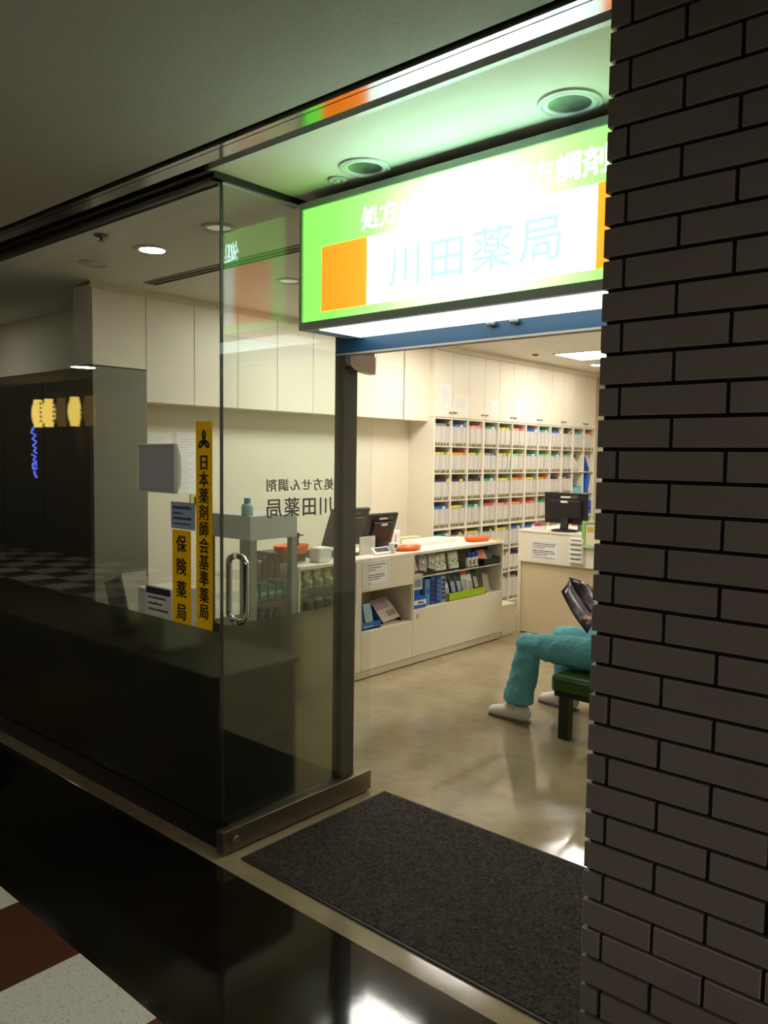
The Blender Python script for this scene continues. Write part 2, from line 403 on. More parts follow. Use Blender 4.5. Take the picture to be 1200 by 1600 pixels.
# post and header
b = MB(); b.box(-2.478, -2.424, 2.500, 2.585, 0, 1.985); struct(b.build('trim_5', M_postdark), 'dark steel door post')
b = MB(); b.box(-2.478, -0.779, 2.500, 2.540, 1.992, ZC); struct(b.build('trim_6', M_blue), 'blue grey steel header over the doorway')
b = MB(); b.box(-2.478, -0.779, 2.498, 2.542, 1.984, 1.992); struct(b.build('trim_7', mat('pale underside strip', '#b9a99a', 0.5)), 'pale strip under the header')
b = MB()
for xx in (-1.66, -1.56): b.lathe([(0.004, 0), (0.016, 0.004), (0.018, 0.014), (0.010, 0.02)], (xx, 2.485, 2.03), 16)
struct(b.build('trim_8', M_alu), 'small rollers under the sign')
b = MB(); b.box(-8.2, -2.478, 2.52, 2.60, ZC-0.012, ZC); 
b.bm.free()
# open glass door
dr = thing('door_1', (-2.41, 2.67, 0), 'x', None); del dr['label']; struct(dr, 'open glass entrance door with steel bottom rail')
b = MB(); b.box(-2.415, -2.405, 1.825, 2.668, 0.098, 1.990); b.build('pane', M_doorglass, dr)
b = MB(); b.box(-2.431, -2.389, 1.822, 2.670, 0.010, 0.100, bev=0.003); b.build('bottom_rail', M_steel, dr)
b = MB(); b.cyl((-2.389, 1.885, 0.052), (-2.381, 1.885, 0.052), 0.016, 20); b.build('lock_cover', mat('satin steel', '#b9b8b0', 0.3, metal=0.9), dr)
b = MB(); b.poly([(-2.429, 2.508, 1.99), (-2.429, 2.668, 1.99), (-2.429, 2.668, 1.912), (-2.429, 2.53, 1.924), (-2.429, 2.508, 1.940)], 0.038, (1, 0, 0)); b.build('pivot_patch', mat('satin nickel', '#a89c92', 0.32, metal=0.8), dr)
b = MB(); b.box(-2.430, -2.390, 2.541, 2.66, 1.991, 2.004)
b.build('pivot_arm', M_steel, dr)
hd = MB()
for sx in (1, -1):
    xo = -2.41 + sx*0.052; a = 1.868 if sx > 0 else 1.868
    pts = []
    y_c = 1.908
    for t_ in range(0, 7): 
        an = math.pi/2 * t_/6
        pts.append((-2.41 + sx*(0.008 + 0.044*math.sin(an)), y_c, 1.160 - 0.03 + 0.03*math.cos(an) + 0.0))
    pts += [(xo, y_c, 1.12), (xo, y_c, 0.95)]
    for t_ in range(0, 7):
        an = math.pi/2 * t_/6
        pts.append((-2.41 + sx*(0.052 - 0.044*(1-math.cos(an)) ), y_c, 0.935 - 0.03*math.sin(an)))
    hd.loft(pts, [0.0125]*len(pts), 14)
hd.build('pull_handle', M_chrome, dr)
M_letter = mat('grey film lettering', '#6f6f66', 0.6)
text('lettering', '処方せん調剤', (0.372, 0.050), (-2.4155, 2.245, 1.428), (0, -1, 0), (0, 0, 1), M_letter, dr, bold=0.012)
text('lettering', '川田薬局', (0.372, 0.078), (-2.4155, 2.245, 1.336), (0, -1, 0), (0, 0, 1), M_letter, dr, bold=0.012)

# ------------------------------------------------------------------ illuminated sign
SY = 2.225; S0, S1, Z0, Z1 = -2.408, -0.70, 2.052, 2.552
def print_mat(name, col, e=1.0, tcol=None):
    m = D.materials.new(name); m.use_nodes = True; nt = m.node_tree; nt.nodes.clear(); N = nt.nodes.new; L = nt.links.new
    em = N('ShaderNodeEmission'); em.inputs[0].default_value = (*col, 1); em.inputs[1].default_value = SIGN_E*e
    tr = N('ShaderNodeBsdfTranslucent'); tr.inputs[0].default_value = (*(tcol or col), 1)
    ad = N('ShaderNodeAddShader'); L(em.outputs[0], ad.inputs[0]); L(tr.outputs[0], ad.inputs[1])
    o = N('ShaderNodeOutputMaterial'); L(ad.outputs[0], o.inputs[0]); return m
P_green = print_mat('green print', (0.11, 0.66, 0.045), 1.0, (0.38, 0.9, 0.26)); P_orange = print_mat('orange print', (0.90, 0.155, 0.010), 1.0, (0.9, 0.24, 0.02)); P_white = print_mat('white print', (0.86, 0.97, 0.96), 1.0); P_text = print_mat('teal print', (0.30, 0.39, 0.40), 1.0, (0.17, 0.22, 0.22))
sg = thing('shop_sign', (-1.56, SY, Z0), 'glowing green, white and orange light box sign reading 川田薬局 over the doorway', 'sign')
b = MB()
b.box(S0, S1, SY+0.275, SY+0.285-0.012, Z0, Z1)
b.box(S0, S1, SY, SY+0.273, Z1-0.004, Z1); b.box(S0, S0+0.004, SY, SY+0.273, Z0, Z1); b.box(S1-0.004, S1, SY, SY+0.273, Z0, Z1)
b.box(S0, S1, SY, SY+0.273, Z0+0.012, Z0+0.016)
b.build('housing', mat('sign housing', '#9a9c9c', 0.5), sg)
b = MB()
for z_ in ((Z0, Z0+0.03), (Z1-0.026, Z1)): b.box(S0-0.001, S1, SY-0.006, SY+0.03, *z_)
for x_ in ((S0-0.001, S0+0.014), (S1-0.016, S1)): b.box(x_[0], x_[1], SY-0.006, SY+0.03, Z0+0.03, Z1-0.026)
b.build('frame', mat('grey sign frame', '#b9bcbc', 0.45), sg)
b = MB()
gx0, gx1, gz0, gz1 = S0+0.014, S1-0.016, Z0+0.03, Z1-0.026
def sheet(x0, x1, z0, z1, y, m): b.quad([(x0, y, z0), (x1, y, z0), (x1, y, z1), (x0, y, z1)], m)
OL, OR, WR, OZ0, OZ1 = -2.291, -2.048, -1.120, 2.116, 2.367; OR2 = WR + (OR-OL)
yy = SY+0.004
sheet(gx0, gx1, gz0, OZ0, yy, P_green); sheet(gx0, gx1, OZ1, gz1, yy, P_green)
sheet(gx0, OL, OZ0, OZ1, yy, P_green); sheet(OR2, gx1, OZ0, OZ1, yy, P_green)
sheet(OL, OR, OZ0, OZ1, yy, P_orange); sheet(WR, OR2, OZ0, OZ1, yy, P_orange); sheet(OR, WR, OZ0, OZ1, yy, P_white)
b.build('printed_face', None, sg)
for n_ in range(1): pass
text('lettering', '処方せん調剤・漢方調剤', (0.985, 0.084), (-1.583, SY+0.0025, 2.435), (1, 0, 0), (0, 0, 1), P_white, sg, bold=0.02, th=0.0004)
text('lettering', '川田薬局', (0.70, 0.142), (-1.588, SY+0.0025, 2.236), (1, 0, 0), (0, 0, 1), P_text, sg, bold=0.008, th=0.0004)
b = MB()
for z_, xa, xb in ((2.36, -1.85, -1.40), (2.25, -1.85, -1.25)): b.cyl((xa, SY+0.10, z_), (xb, SY+0.10, z_), 0.013, 12)
b.build('light_tube', M_tube, sg)
b = MB(); b.box(S0+0.09, S1, SY+0.022, SY+0.262, Z0-0.003, Z0+0.010); b.build('lower_diffuser', M_glow, sg)

# ------------------------------------------------------------------ ceiling fittings
def downlight(x, y, label, lit=False, r=0.075, grp='round downlights in the ceiling', rings=3):
    t = thing('downlight', (x, y, ZC), label, 'ceiling light', grp)
    b = MB(); b.lathe([(r*0.72, -0.001), (r*1.12, -0.004), (r*1.16, -0.001), (r*1.16, 0.0005)][::-1], (x, y, ZC), 36)
    b.bm.free()
    b = MB(); n = 36
    prof = [(r*1.25, 0.0), (r*1.23, -0.006), (r*1.10, -0.008), (r*1.08, -0.004), (r*1.0, -0.007), (r*0.86, -0.007), (r*0.82, -0.003), (r*0.80, 0.0)]
    bm = b.bm; rg = [[bm.verts.new((x+q*math.cos(2*math.pi*j/n), y+q*math.sin(2*math.pi*j/n), ZC+z_)) for j in range(n)] for q, z_ in prof]
    for A_, B_ in zip(rg, rg[1:]):
        for j in range(n): bm.faces.new((A_[j], A_[(j+1) % n], B_[(j+1) % n], B_[j]))
    b.build('rim', mat('white enamel rim', '#cfd0cb', 0.4), t)
    b = MB()
    if lit: b.lathe([(0.001, -0.0055), (r*0.85, -0.0055), (r*0.85, -0.0045)], (x, y, ZC), 36); b.build('lens', M_down_lamp, t)
    else:
        bm = b.bm; prof = [(r*0.84, -0.004), (r*0.5, -0.0022), (r*0.22, -0.0012)]
        rg = [[bm.verts.new((x+q*math.cos(2*math.pi*j/n), y+q*math.sin(2*math.pi*j/n), ZC+z_)) for j in range(n)] for q, z_ in prof]
        for A_, B_ in zip(rg, rg[1:]):
            for j in range(n): f = bm.faces.new((A_[j], A_[(j+1) % n], B_[(j+1) % n], B_[j])); f.smooth = True
        bm.faces.new(rg[-1])
        b.build('reflector', mat('ribbed reflector', '#c3c8c3', 0.2, metal=0.9, var=0.4, scale=25), t)
    return t
downlight(-1.176, 2.145, 'unlit round downlight over the entrance beside the brick pillar')
downlight(-1.990, 2.149, 'unlit round downlight over the entrance near the sign left end')
downlight(-3.613, 2.316, 'lit white round downlight behind the front window', True)
downlight(-4.135, 2.285, 'unlit round downlight left of the lit one behind the front window', r=0.065)
downlight(-3.026, 2.289, 'unlit round downlight cut by the glass corner edge', r=0.065)
downlight(-6.5, 2.15, 'added lit round downlight over the tall locker, unseen beyond the left edge', True, r=0.09)  # added out of view to brighten the wall beyond the locker
downlight(-3.603, 3.240, 'unlit round downlight seen through the side window beside the sign', r=0.065)
downlight(-4.05, 8.17, 'small lit round downlight near the end of the file shelves', True, r=0.08)
t = tag(MB().lathe([(0.035, 0), (0.036, -0.006), (0.022, -0.010), (0.022, -0.004), (0.012, -0.003), (0.011, -0.012)][::-1], (-2.156, 2.176, ZC), 28).build('ceiling_sensor', mat('sensor plastic', '#c9cbc2', 0.4)), 'tiny round white sensor on the entrance ceiling left of the downlights', 'sensor')
sp = thing('sprinkler_head', (-3.577, 2.015, ZC), 'small grey sprinkler head on the ceiling behind the front window', 'sprinkler')
MB().lathe([(0.012, -0.012), (0.030, -0.008), (0.036, 0.0)], (-3.577, 2.015, ZC), 24).build('escutcheon', mat('grey metal', '#77705f', 0.4, metal=0.6), sp)
MB().lathe([(0.018, -0.030), (0.018, -0.027), (0.006, -0.025), (0.006, -0.010)], (-3.577, 2.015, ZC), 20).build('nozzle', M_steel, sp)
tag(MB().lathe([(0.010, -0.02), (0.03, -0.012), (0.034, 0.0)], (-4.15, 7.02, ZC), 20).build('sprinkler_head', M_steel), 'tiny sprinkler head on the ceiling above the file shelves', 'sprinkler')
lv = thing('air_diffuser', (-3.4, 2.78, ZC), 'long dark double slot air diffuser in the ceiling behind the glass', 'air vent')
b = MB()
for y_ in (2.725, 2.765, 2.805): b.box(-4.34, -2.52, y_-0.006, y_+0.006, ZC-0.006, ZC)
b.box(-4.345, -4.333, 2.72, 2.81, ZC-0.006, ZC); b.box(-2.53, -2.52, 2.72, 2.81, ZC-0.006, ZC)
b.build('frame', mat('vent frame', '#a09a8b', 0.5), lv)
b = MB(); b.box(-4.335, -2.53, 2.728, 2.802, ZC-0.003, ZC-0.001); b.build('slot', mat('dark slot', '#1c1a17', 0.8), lv)
def panel_light(x0, x1, y0, y1, label):
    t = thing('ceiling_panel_light', ((x0+x1)/2, (y0+y1)/2, ZC), label, 'ceiling light', 'square light panels in the shop ceiling')
    b = MB(); f = 0.02
    b.box(x0, x1, y0, y0+f, ZC-0.012, ZC); b.box(x0, x1, y1-f, y1, ZC-0.012, ZC); b.box(x0, x0+f, y0+f, y1-f, ZC-0.012, ZC); b.box(x1-f, x1, y0+f, y1-f, ZC-0.012, ZC)
    b.build('frame', M_white, t)
    b = MB(); b.box(x0+f, x1-f, y0+f, y1-f, ZC-0.009, ZC-0.002); b.build('diffuser', M_panel_lamp, t)
panel_light(-3.98, -3.38, 7.05, 7.65, 'bright square ceiling light panel in front of the file shelves')
panel_light(-2.3, -1.7, 7.05, 7.65, 'added unseen square light panel over the back of the shop, right of the first')  # this panel and the four below are added out of view to light the shop
panel_light(-0.6, 0.0, 7.05, 7.65, 'added unseen square light panel over the back right corner')
panel_light(-1.6, -1.0, 4.9, 5.5, 'added unseen square light panel over the waiting bench')
panel_light(-3.9, -3.3, 3.75, 4.35, 'added unseen square light panel above the near end of the sales counter')  # added where the sign hides it, to brighten the front of the shop
panel_light(-4.0, -3.4, 4.95, 5.55, 'added unseen square light panel above the sales counter')

# ------------------------------------------------------------------ tall locker, low cabinet, wall cabinets
XC = -4.53
lk = thing('tall_locker', (-5.6, 2.66, 0), 'tall grey green locker standing behind the front window', 'locker')
b = MB(); b.box(-7.6, XC, 2.485, 2.86, 0.04, 2.075, bev=0.003); b.build('body', mat('grey green steel', '#84816f', 0.5, var=0.04), lk)
b = MB(); b.box(-7.58, XC-0.02, 2.50, 2.85, 0, 0.04); b.build('plinth', M_dark, lk)
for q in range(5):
    b = MB(); b.box(-7.58+q*0.609, -7.58+q*0.609+0.604, 2.470, 2.484, 0.05, 2.07, bev=0.002); b.build('front_panel', mat('shaded brown front', '#3f3b31', 0.45, var=0.05), lk)  # dark tone paints in the shade of the unlit front face
lc = thing('low_cabinet', (-4.2, 2.15, 0), 'low dark cabinet behind the smoked part of the front window', 'cabinet')
b = MB(); b.box(-7.9, -2.62, 1.95, 2.41, 0.0, 0.62, bev=0.003); b.build('body', mat('dark brown cabinet', '#2c2922', 0.6, var=0.1), lc)
b = MB(); b.box(-7.92, -2.60, 1.94, 2.42, 0.62, 0.64, bev=0.002); b.build('top', mat('dark cabinet top', '#35322a', 0.5), lc)
M_handle = mat('dark nickel handle', '#5c564c', 0.35, metal=0.8)
def wall_cabinet(ks, label):
    y0 = 2.485 + 0.3685*ks[0]; y1 = 2.485 + 0.3685*(ks[-1]+1)
    if ks[-1] == 8: y1 = 5.795
    t = thing('wall_cabinet', (XL, (y0+y1)/2, 1.88), label, 'cabinet', 'cream wall cabinets along the left wall')
    zl = 2.085 if ks[0] == 0 else 1.88
    b = MB(); b.box(XL+0.002, XC-0.02, y0+0.001, y1-0.001, zl, ZC-0.02); b.build('body', M_cabinet, t)
    for k in ks:
        ya = 2.485 + 0.3685*k; yb = min(ya+0.3685, y1)
        g = 0.0025 if k != 8 else 0.009
        b = MB(); b.box(XC-0.018, XC, ya+g, yb-0.0025, zl-0.004, ZC-0.045, bev=0.0015); b.build('door', M_cabinet, t)
    b = MB(); b.box(XC-0.03, XC-0.012, y0, y1, ZC-0.042, ZC); b.build('filler_strip', M_cream, t)
wall_cabinet([0], 'single cream wall cabinet right above the tall grey green locker')
wall_cabinet([1, 2], 'cream wall cabinet just right of the one above the locker')
wall_cabinet([3, 4], 'cream wall cabinet seen through the side window, over the glass showcase')
wall_cabinet([5, 6], 'cream wall cabinet behind the dark door post')
wall_cabinet([7, 8], 'cream wall cabinet with a black gap beside the file shelves')
b = MB(); b.box(XC-0.017, XC-0.003, 5.430, 5.440, 1.88, ZC-0.045); struct(b.build('trim_9', M_dark), 'dark gap strip')

# ------------------------------------------------------------------ pigeonhole shelves
SX = -4.46; SY0 = 5.80; PC = 0.2665; NC = 12; SYE = SY0 + PC*NC
ZR = [1.915, 1.649, 1.395, 1.141, 0.880, 0.610, 0.360, 0.050]
sh = thing('pigeonhole_shelf', (XL, 7.4, 0), 'wall of cream pigeonhole shelves filled with grey files', 'shelf')
b = MB()
b.box(XL+0.002, SX, SY0-0.012, SY0+0.008, 0.0, 1.915)
for i in range(1, NC+1):
    th = 0.006 if i % 3 else 0.011
    b.box(XL+0.002, SX, SY0+PC*i-th, SY0+PC*i+th, 0.05, 1.915)
b.build('dividers', M_cabinet, sh)
b = MB()
for i, z_ in enumerate(ZR):
    th = 0.018 if i == 4 else (0.012 if i in (0, 7) else 0.007)
    b.box(XL+0.002, SX-0.002, SY0-0.010, SYE+0.01, z_-th, z_+0.0)
b.build('shelf_boards', M_cabinet, sh)
b = MB(); b.box(XL+0.002, XL+0.012, SY0, SYE, 0.05, 1.915); b.build('back_panel', M_cream, sh)
b = MB(); b.box(XL+0.002, SX-0.02, SY0-0.010, SYE, 0, 0.037); b.build('plinth', M_cream, sh)
ords = ['first', 'second', 'third', 'fourth', 'fifth', 'sixth', 'seventh', 'eighth', 'ninth', 'tenth', 'eleventh', 'twelfth']
for c in range(0, NC, 2):
    ya = SY0 + PC*c; t = thing('overhead_cabinet', (XL, ya+PC, 1.92), f'cream overhead cabinet with two doors above the {ords[c]} and {ords[c+1]} file columns', 'cabinet', 'overhead cabinets above the file shelves')
    b = MB(); b.box(XL+0.002, SX-0.02, ya+0.001, ya+2*PC-0.001, 1.918, ZC-0.03); b.build('body', M_cabinet, t)
    for q in (0, 1):
        b = MB(); b.box(SX-0.018, SX, ya+q*PC+0.002, ya+(q+1)*PC-0.002, 1.920, ZC-0.06, bev=0.0015); dd = b.build('door', M_cabinet, t)
        yh = ya + PC + (-0.035 if q == 0 else 0.035)
        b = MB(); b.box(SX, SX+0.018, yh-0.020, yh+0.020, 1.962, 1.970, bev=0.002); h_ = b.build('handle', M_handle, dd)
b = MB(); b.box(SX-0.03, SX-0.004, SY0-0.012, SYE+0.01, ZC-0.056, ZC); struct(b.build('trim_10', M_cream), 'cream ceiling strip above the cabinets')
b = MB(); b.box(XL+0.002, SX, SY0-0.012, SY0-0.002, 1.918, ZC); struct(b.build('trim_11', M_cabinet), 'end panel above the shelves')

M_file = [mat('grey file plastic', '#d2cdc6', 0.4, var=0.03), mat('pale file plastic', '#dbd6d0', 0.4, var=0.03)]
M_tag = mat('olive index tag', '#857f55', 0.7, var=0.35, scale=60)
TC = {'navy': '#2b2f52', 'blue': '#2b6fc4', 'pink': '#e89a92', 'green': '#3f9d78', 'yellow': '#e5cf52', 'teal': '#3fb0a8', 'orange': '#eba23c', 'red': '#d95a48', 'grey': '#8d8d88', 'brown': '#5a4638', 'white': '#e8e6e2', 'mint': '#7fd0ac'}
TABM = {k: mat('tab ' + k, v, 0.5, var=0.08, scale=50) for k, v in TC.items()}
rows_col = [
 ['grey', 'blue', 'pink', 'green', 'yellow', 'pink', 'blue', 'teal', 'blue', 'navy', 'teal', 'pink'],
 ['yellow', 'orange', 'yellow', 'grey', 'yellow', 'mint', 'teal', 'mint', 'teal', 'mint', None, None],
 ['navy', 'navy', 'brown', 'green', 'yellow', 'orange', 'yellow', 'orange', 'navy', 'grey', None, None],
 ['blue', 'yellow', 'green', 'red', 'pink', 'orange', 'red', 'green', 'yellow', None, None, None],
 ['green', 'navy', 'yellow', 'navy', 'yellow', 'blue', 'blue', None, None, None, None, None],
 [None, None, None, 'blue', 'yellow', 'navy', 'blue', None, None, None, None, None],
 [None, None, None, None, 'yellow', 'grey', None, None, None, None, None, None]]
rownames = ['top', 'second', 'third', 'fourth', 'fifth', 'sixth', 'lowest']
second = {'grey': 'navy', 'blue': 'white', 'pink': 'red', 'green': 'white', 'yellow': 'green', 'teal': 'white', 'navy': 'yellow', 'orange': 'red', 'red': 'pink', 'brown': 'navy', 'mint': 'yellow'}
cache = {}; rf_ = random.Random(5)
def file_folder(c1, h, pale):
    key = (c1, round(h, 3), pale)
    if key in cache: return dup(cache[key])
    t = D.objects.new('file_folder', None); COL.objects.link(t); t.empty_display_size = 0.03
    b = MB(); b.box(-0.26, 0.0, -0.0225, 0.0225, 0.0, h, bev=0.001)
    b.box(-0.262, 0.0012, -0.0020, -0.0008, 0.0, h-0.004); b.box(-0.262, 0.0012, 0.012, 0.013, 0.0, h-0.006); bo = b.build('sleeve', M_file[pale], t, local=True)
    b = MB()
    M0 = Matrix.Translation((0, 0, h+0.008)) @ Matrix.Rotation(0.12, 4, 'X')
    b.box(-0.25, 0.004, -0.021, 0.021, -0.010, 0.010, M=M0); b.build('index_tab', TABM[c1], t, local=True)
    b = MB()
    for q, dz in ((-0.014, 0.0), (0.000, 0.010), (0.013, 0.004)): b.box(0.001, 0.004, q-0.005, q+0.005, 0.004, 0.028+dz)
    b.build('label_slip', M_tag, t, local=True)
    cache[key] = t; return t
for r, rc in enumerate(rows_col):
    for c, col in enumerate(rc):
        if col is None: continue
        zb = ZR[r+1]; H_ = ZR[r] - zb; h = H_ - 0.075
        for q in range(5):
            cc = col if q < 3 else (col if (c*7+q+r) % 2 else second.get(col, 'white'))
            t = file_folder(cc, h, (q+c) % 2)
            t.location = (SX-0.012 - rf_.uniform(0, 0.012), SY0 + PC*c + 0.0385 + q*0.0474, zb+0.0005)
            tag(t, f'grey file folder with {cc} tab, {ords[c]} column, {rownames[r]} row of pigeonholes', 'file folder', 'grey file folders in the pigeonholes')
# special contents of the last columns
def cell(c, r): return SY0 + PC*c + 0.012, SY0 + PC*(c+1) - 0.012, ZR[r+1]
M_bind = mat('blue binder card', '#2a5fd0', 0.45); M_lblue = mat('light blue plastic', '#7fc8e0', 0.35); M_lilac = mat('lilac plastic', '#b79ad6', 0.4); M_bag = mat('clear white bag', '#cfc8c2', 0.35)
y0, y1, z0 = cell(10, 1)
t = thing('plastic_bag', (SX-0.1, (y0+y1)/2, z0), 'crumpled pale bag in the eleventh column below the top row', 'bag')
b = MB(); b.loft([(SX-0.1, y0+0.11, z0+0.002), (SX-0.1, y0+0.11, z0+0.05), (SX-0.1, y0+0.115, z0+0.13), (SX-0.09, y0+0.12, z0+0.18)], [0.09, 0.10, 0.07, 0.02], 12); b.build('bag_body', M_bag, t)
b = MB(); b.ball((SX-0.08, y0+0.13, z0+0.19), 0.03, n=12, sc=(1, 1.3, 0.7)); b.build('knot', mat('dark purple cloth', '#3a2c4c', 0.7), t)
y0, y1, z0 = cell(11, 1)
b = MB()
b.box(-0.1, 0.1, -0.02, 0.02, 0, 0.2, bev=0.003, M=Matrix.Translation((SX-0.11, y0+0.145, z0+0.014)) @ Matrix.Rotation(0.6, 4, 'X'))
tag(b.build('ring_binder', M_bind), 'blue binder leaning in the last column, second row', 'binder', 'blue binders at the end of the shelves')
b = MB(); b.box(-0.1, 0.1, -0.012, 0.012, 0, 0.215, bev=0.002, M=Matrix.Translation((SX-0.11, y0+0.188, z0+0.014)) @ Matrix.Rotation(0.62, 4, 'X'))
tag(b.build('paper_folder', M_paper), 'white folder leaning on the blue binder in the last column', 'folder')
y0, y1, z0 = cell(10, 2)
t = thing('plastic_tray', (SX-0.1, (y0+y1)/2, z0), 'light blue plastic tray in the eleventh column, third row', 'tray')
b = MB(); b.box(SX-0.2, SX-0.01, y0+0.01, y1-0.02, z0+0.001, z0+0.006); b.box(SX-0.014, SX-0.01, y0+0.01, y1-0.02, z0+0.001, z0+0.07); b.box(SX-0.2, SX-0.01, y0+0.01, y0+0.014, z0, z0+0.085); b.box(SX-0.2, SX-0.01, y1-0.024, y1-0.02, z0, z0+0.085); b.box(SX-0.2, SX-0.196, y0+0.01, y1-0.02, z0, z0+0.085)
b.build('tray_body', M_lblue, t)
b = MB(); b.ball((SX-0.1, y0+0.1, z0+0.055), 0.06, sc=(1, 1.1, 0.6), n=12); b.build('cloth_pile', mat('blue cloth', '#4f9fc4', 0.8), t)
y0, y1, z0 = cell(11, 2)
b = MB(); b.box(-0.1, 0.1, -0.035, 0.035, 0, 0.225, bev=0.003, M=Matrix.Translation((SX-0.11, y0+0.105, z0+0.004)) @ Matrix.Rotation(-0.22, 4, 'X'))
tag(b.build('ring_binder', M_bind), 'thick blue binder standing in the last column, third row', 'binder', 'blue binders at the end of the shelves')
b = MB(); b.box(-0.1, 0.1, -0.012, 0.012, 0, 0.21, bev=0.002, M=Matrix.Translation((SX-0.11, y0+0.165, z0+0.004)) @ Matrix.Rotation(-0.2, 4, 'X'))
tag(b.build('paper_folder', M_paper), 'white folder right of the thick blue binder, last column', 'folder')
y0, y1, z0 = cell(10, 3)
b = MB(); b.box(SX-0.2, SX-0.02, y0+0.05, y1-0.02, z0+0.001, z0+0.06, bev=0.004); b.box(SX-0.19, SX-0.03, y0+0.07, y1-0.04, z0+0.062, z0+0.115, bev=0.01)
tag(b.build('lilac_box', M_lilac), 'lilac plastic box in the eleventh column beside the monitor', 'box')
y0, y1, z0 = cell(11, 3)
for q in range(2):
    t = thing('blue_tray', (SX-0.1, (y0+y1)/2, z0+q*0.085), ['lower', 'upper'][q] + ' blue plastic tray of two stacked in the last column, fourth row', 'tray', 'stacked blue trays')
    b = MB(); zz = z0 + 0.002 + q*0.087
    b.box(SX-0.2, SX-0.01, y0+0.01, y1-0.02, zz, zz+0.004); b.box(SX-0.014, SX-0.008, y0+0.01, y1-0.02, zz, zz+0.05); b.box(SX-0.2, SX-0.01, y0+0.01, y0+0.015, zz, zz+0.082); b.box(SX-0.2, SX-0.01, y1-0.025, y1-0.02, zz, zz+0.082)
    b.box(SX-0.2, SX-0.195, y0+0.01, y1-0.02, zz, zz+0.082)
    b.build('tray_body', M_bind, t)
    b = MB(); b.box(SX-0.18, SX-0.02, y0+0.02, y1-0.03, zz+0.006, zz+0.04); b.build('paper_stack', M_lblue, t)
y0, y1, z0 = cell(10, 4)
b = MB(); b.box(SX-0.2, SX-0.02, y0+0.02, y1-0.03, z0+0.001, z0+0.16, bev=0.004); tag(b.build('red_box', mat('red pink card', '#e0606a', 0.5)), 'pink and red carton in the eleventh column right of the monitor foot', 'box')

# notices on the overhead doors
def notice_x(y0, y1, z0, z1, label, grid=False, seed=1, x=SX):
    t = thing('paper_notice', (x, (y0+y1)/2, (z0+z1)/2), label, 'notice')
    b = MB(); b.box(x+0.0005, x+0.0015, y0, y1, z0, z1); b.build('sheet', M_paper, t)
    b = MB(); c = ((x+0.0015), (y0+y1)/2, z0); wd = (y1-y0)*0.84; hh = z1-z0
    if grid:
        for i in range(5): yy_ = y0+(y1-y0)*(0.08+0.21*i); b.box(x+0.0015, x+0.002, yy_, yy_+0.001, z0+hh*.08, z1-hh*.1)
        for i in range(8): zz_ = z0+hh*(0.08+0.117*i); b.box(x+0.0015, x+0.002, y0+(y1-y0)*.08, y1-(y1-y0)*.08, zz_, zz_+0.001)
    n = max(4, int(hh/0.022)); rr = random.Random(seed)
    lines(b, c, (0, 1, 0), (0, 0, 1), (1, 0, 0), wd, [(hh*0.08+hh*0.84*i/n, rr.uniform(.4, 1), 0.005) for i in range(n)], None, 0.0006, seed)
    b.build('printing', mat('faint print', '#cfcdd0', 0.8), t); return t
notice_x(5.862, 6.045, 1.955, 2.225, 'tall white paper notice on the first overhead cabinet door', seed=2)
notice_x(6.093, 6.330, 1.990, 2.135, 'paper timetable grid on the second overhead cabinet door', True, 3)
notice_x(6.63, 6.845, 2.005, 2.130, 'small paper timetable grid on the fourth overhead cabinet door', True, 4)
notice_x(7.18, 7.38, 2.01, 2.14, 'small pale paper notice on the sixth overhead cabinet door', False, 5)
notice_x(2.995, 3.195, 1.35, 1.695, 'white paper sheet on the left wall, half hidden by the locker edge', False, 6, XL)
notice_x(3.232, 3.442, 1.27, 1.700, 'white paper sheet on the left wall right of the other sheet', False, 7, XL)
t = thing('wall_switch', (XL, 3.39, 1.21), 'small yellow plate with a black switch on the left wall below the papers', 'switch')
b = MB(); b.box(XL+0.0005, XL+0.008, 3.345, 3.425, 1.16, 1.26, bev=0.001); b.build('plate', mat('yellowed plate', '#d8cc6e', 0.5), t)
b = MB(); b.box(XL+0.008, XL+0.013, 3.378, 3.392, 1.18, 1.24); b.build('rocker', M_black, t)

# ------------------------------------------------------------------ sales counter along the left
KX = -3.66; KB = -4.14; KT = 0.845; KY0 = 3.385; KY1 = 5.745
ct = thing('sales_counter', (-3.9, 4.5, 0), 'long cream sales counter with open display shelves facing the entrance', 'counter')
b = MB(); b.box(KB, KX+0.006, KY0, KY1+0.004, KT-0.022, KT, bev=0.002); b.build('worktop', mat('cream counter top', '#f3ecdb', 0.3, var=0.02), ct)
b = MB(); b.box(KB, KX-0.004, KY0, KY1, 0.006, 0.055); b.build('plinth', mat('beige plinth', '#dcd0b6', 0.5), ct)
b = MB(); b.box(KB, KX-0.03, KY0, KY1, 0.0, 0.006); b.build('base_shadow_gap', M_seam, ct)
b = MB()
yA, yP, yS = 3.93, 3.97, 4.525
b.box(KB, KB+0.015, KY0, KY1, 0.055, KT-0.022)                    # back
for y_ in (KY0, 3.905, yP-0.025, yS-0.008, KY1-0.016): b.box(KB+0.015, KX-0.004, y_, y_+0.016, 0.055, KT-0.022)
b.box(KB+0.015, KX-0.004, KY0, yA, 0.515, 0.53); b.box(KB+0.015, KX-0.004, yP, yS, 0.318, 0.334); b.box(KB+0.015, KX-0.004, yS, KY1, 0.400, 0.414)
b.build('carcass', M_cream, ct)
def cpanel(y0, y1, z0, z1, nm='front_panel'):
    b = MB(); b.box(KX-0.004, KX+0.014-0.014+0.006, y0+0.0015, y1-0.0015, z0, z1, bev=0.0015); return b.build(nm, M_cream, ct)
cpanel(KY0, 3.905, 0.06, 0.53); cpanel(3.905, 3.965, 0.06, KT-0.024, 'stile')
cpanel(3.965, yS, 0.06, 0.334); cpanel(3.965, yS, 0.612, KT-0.024, 'upper_panel')
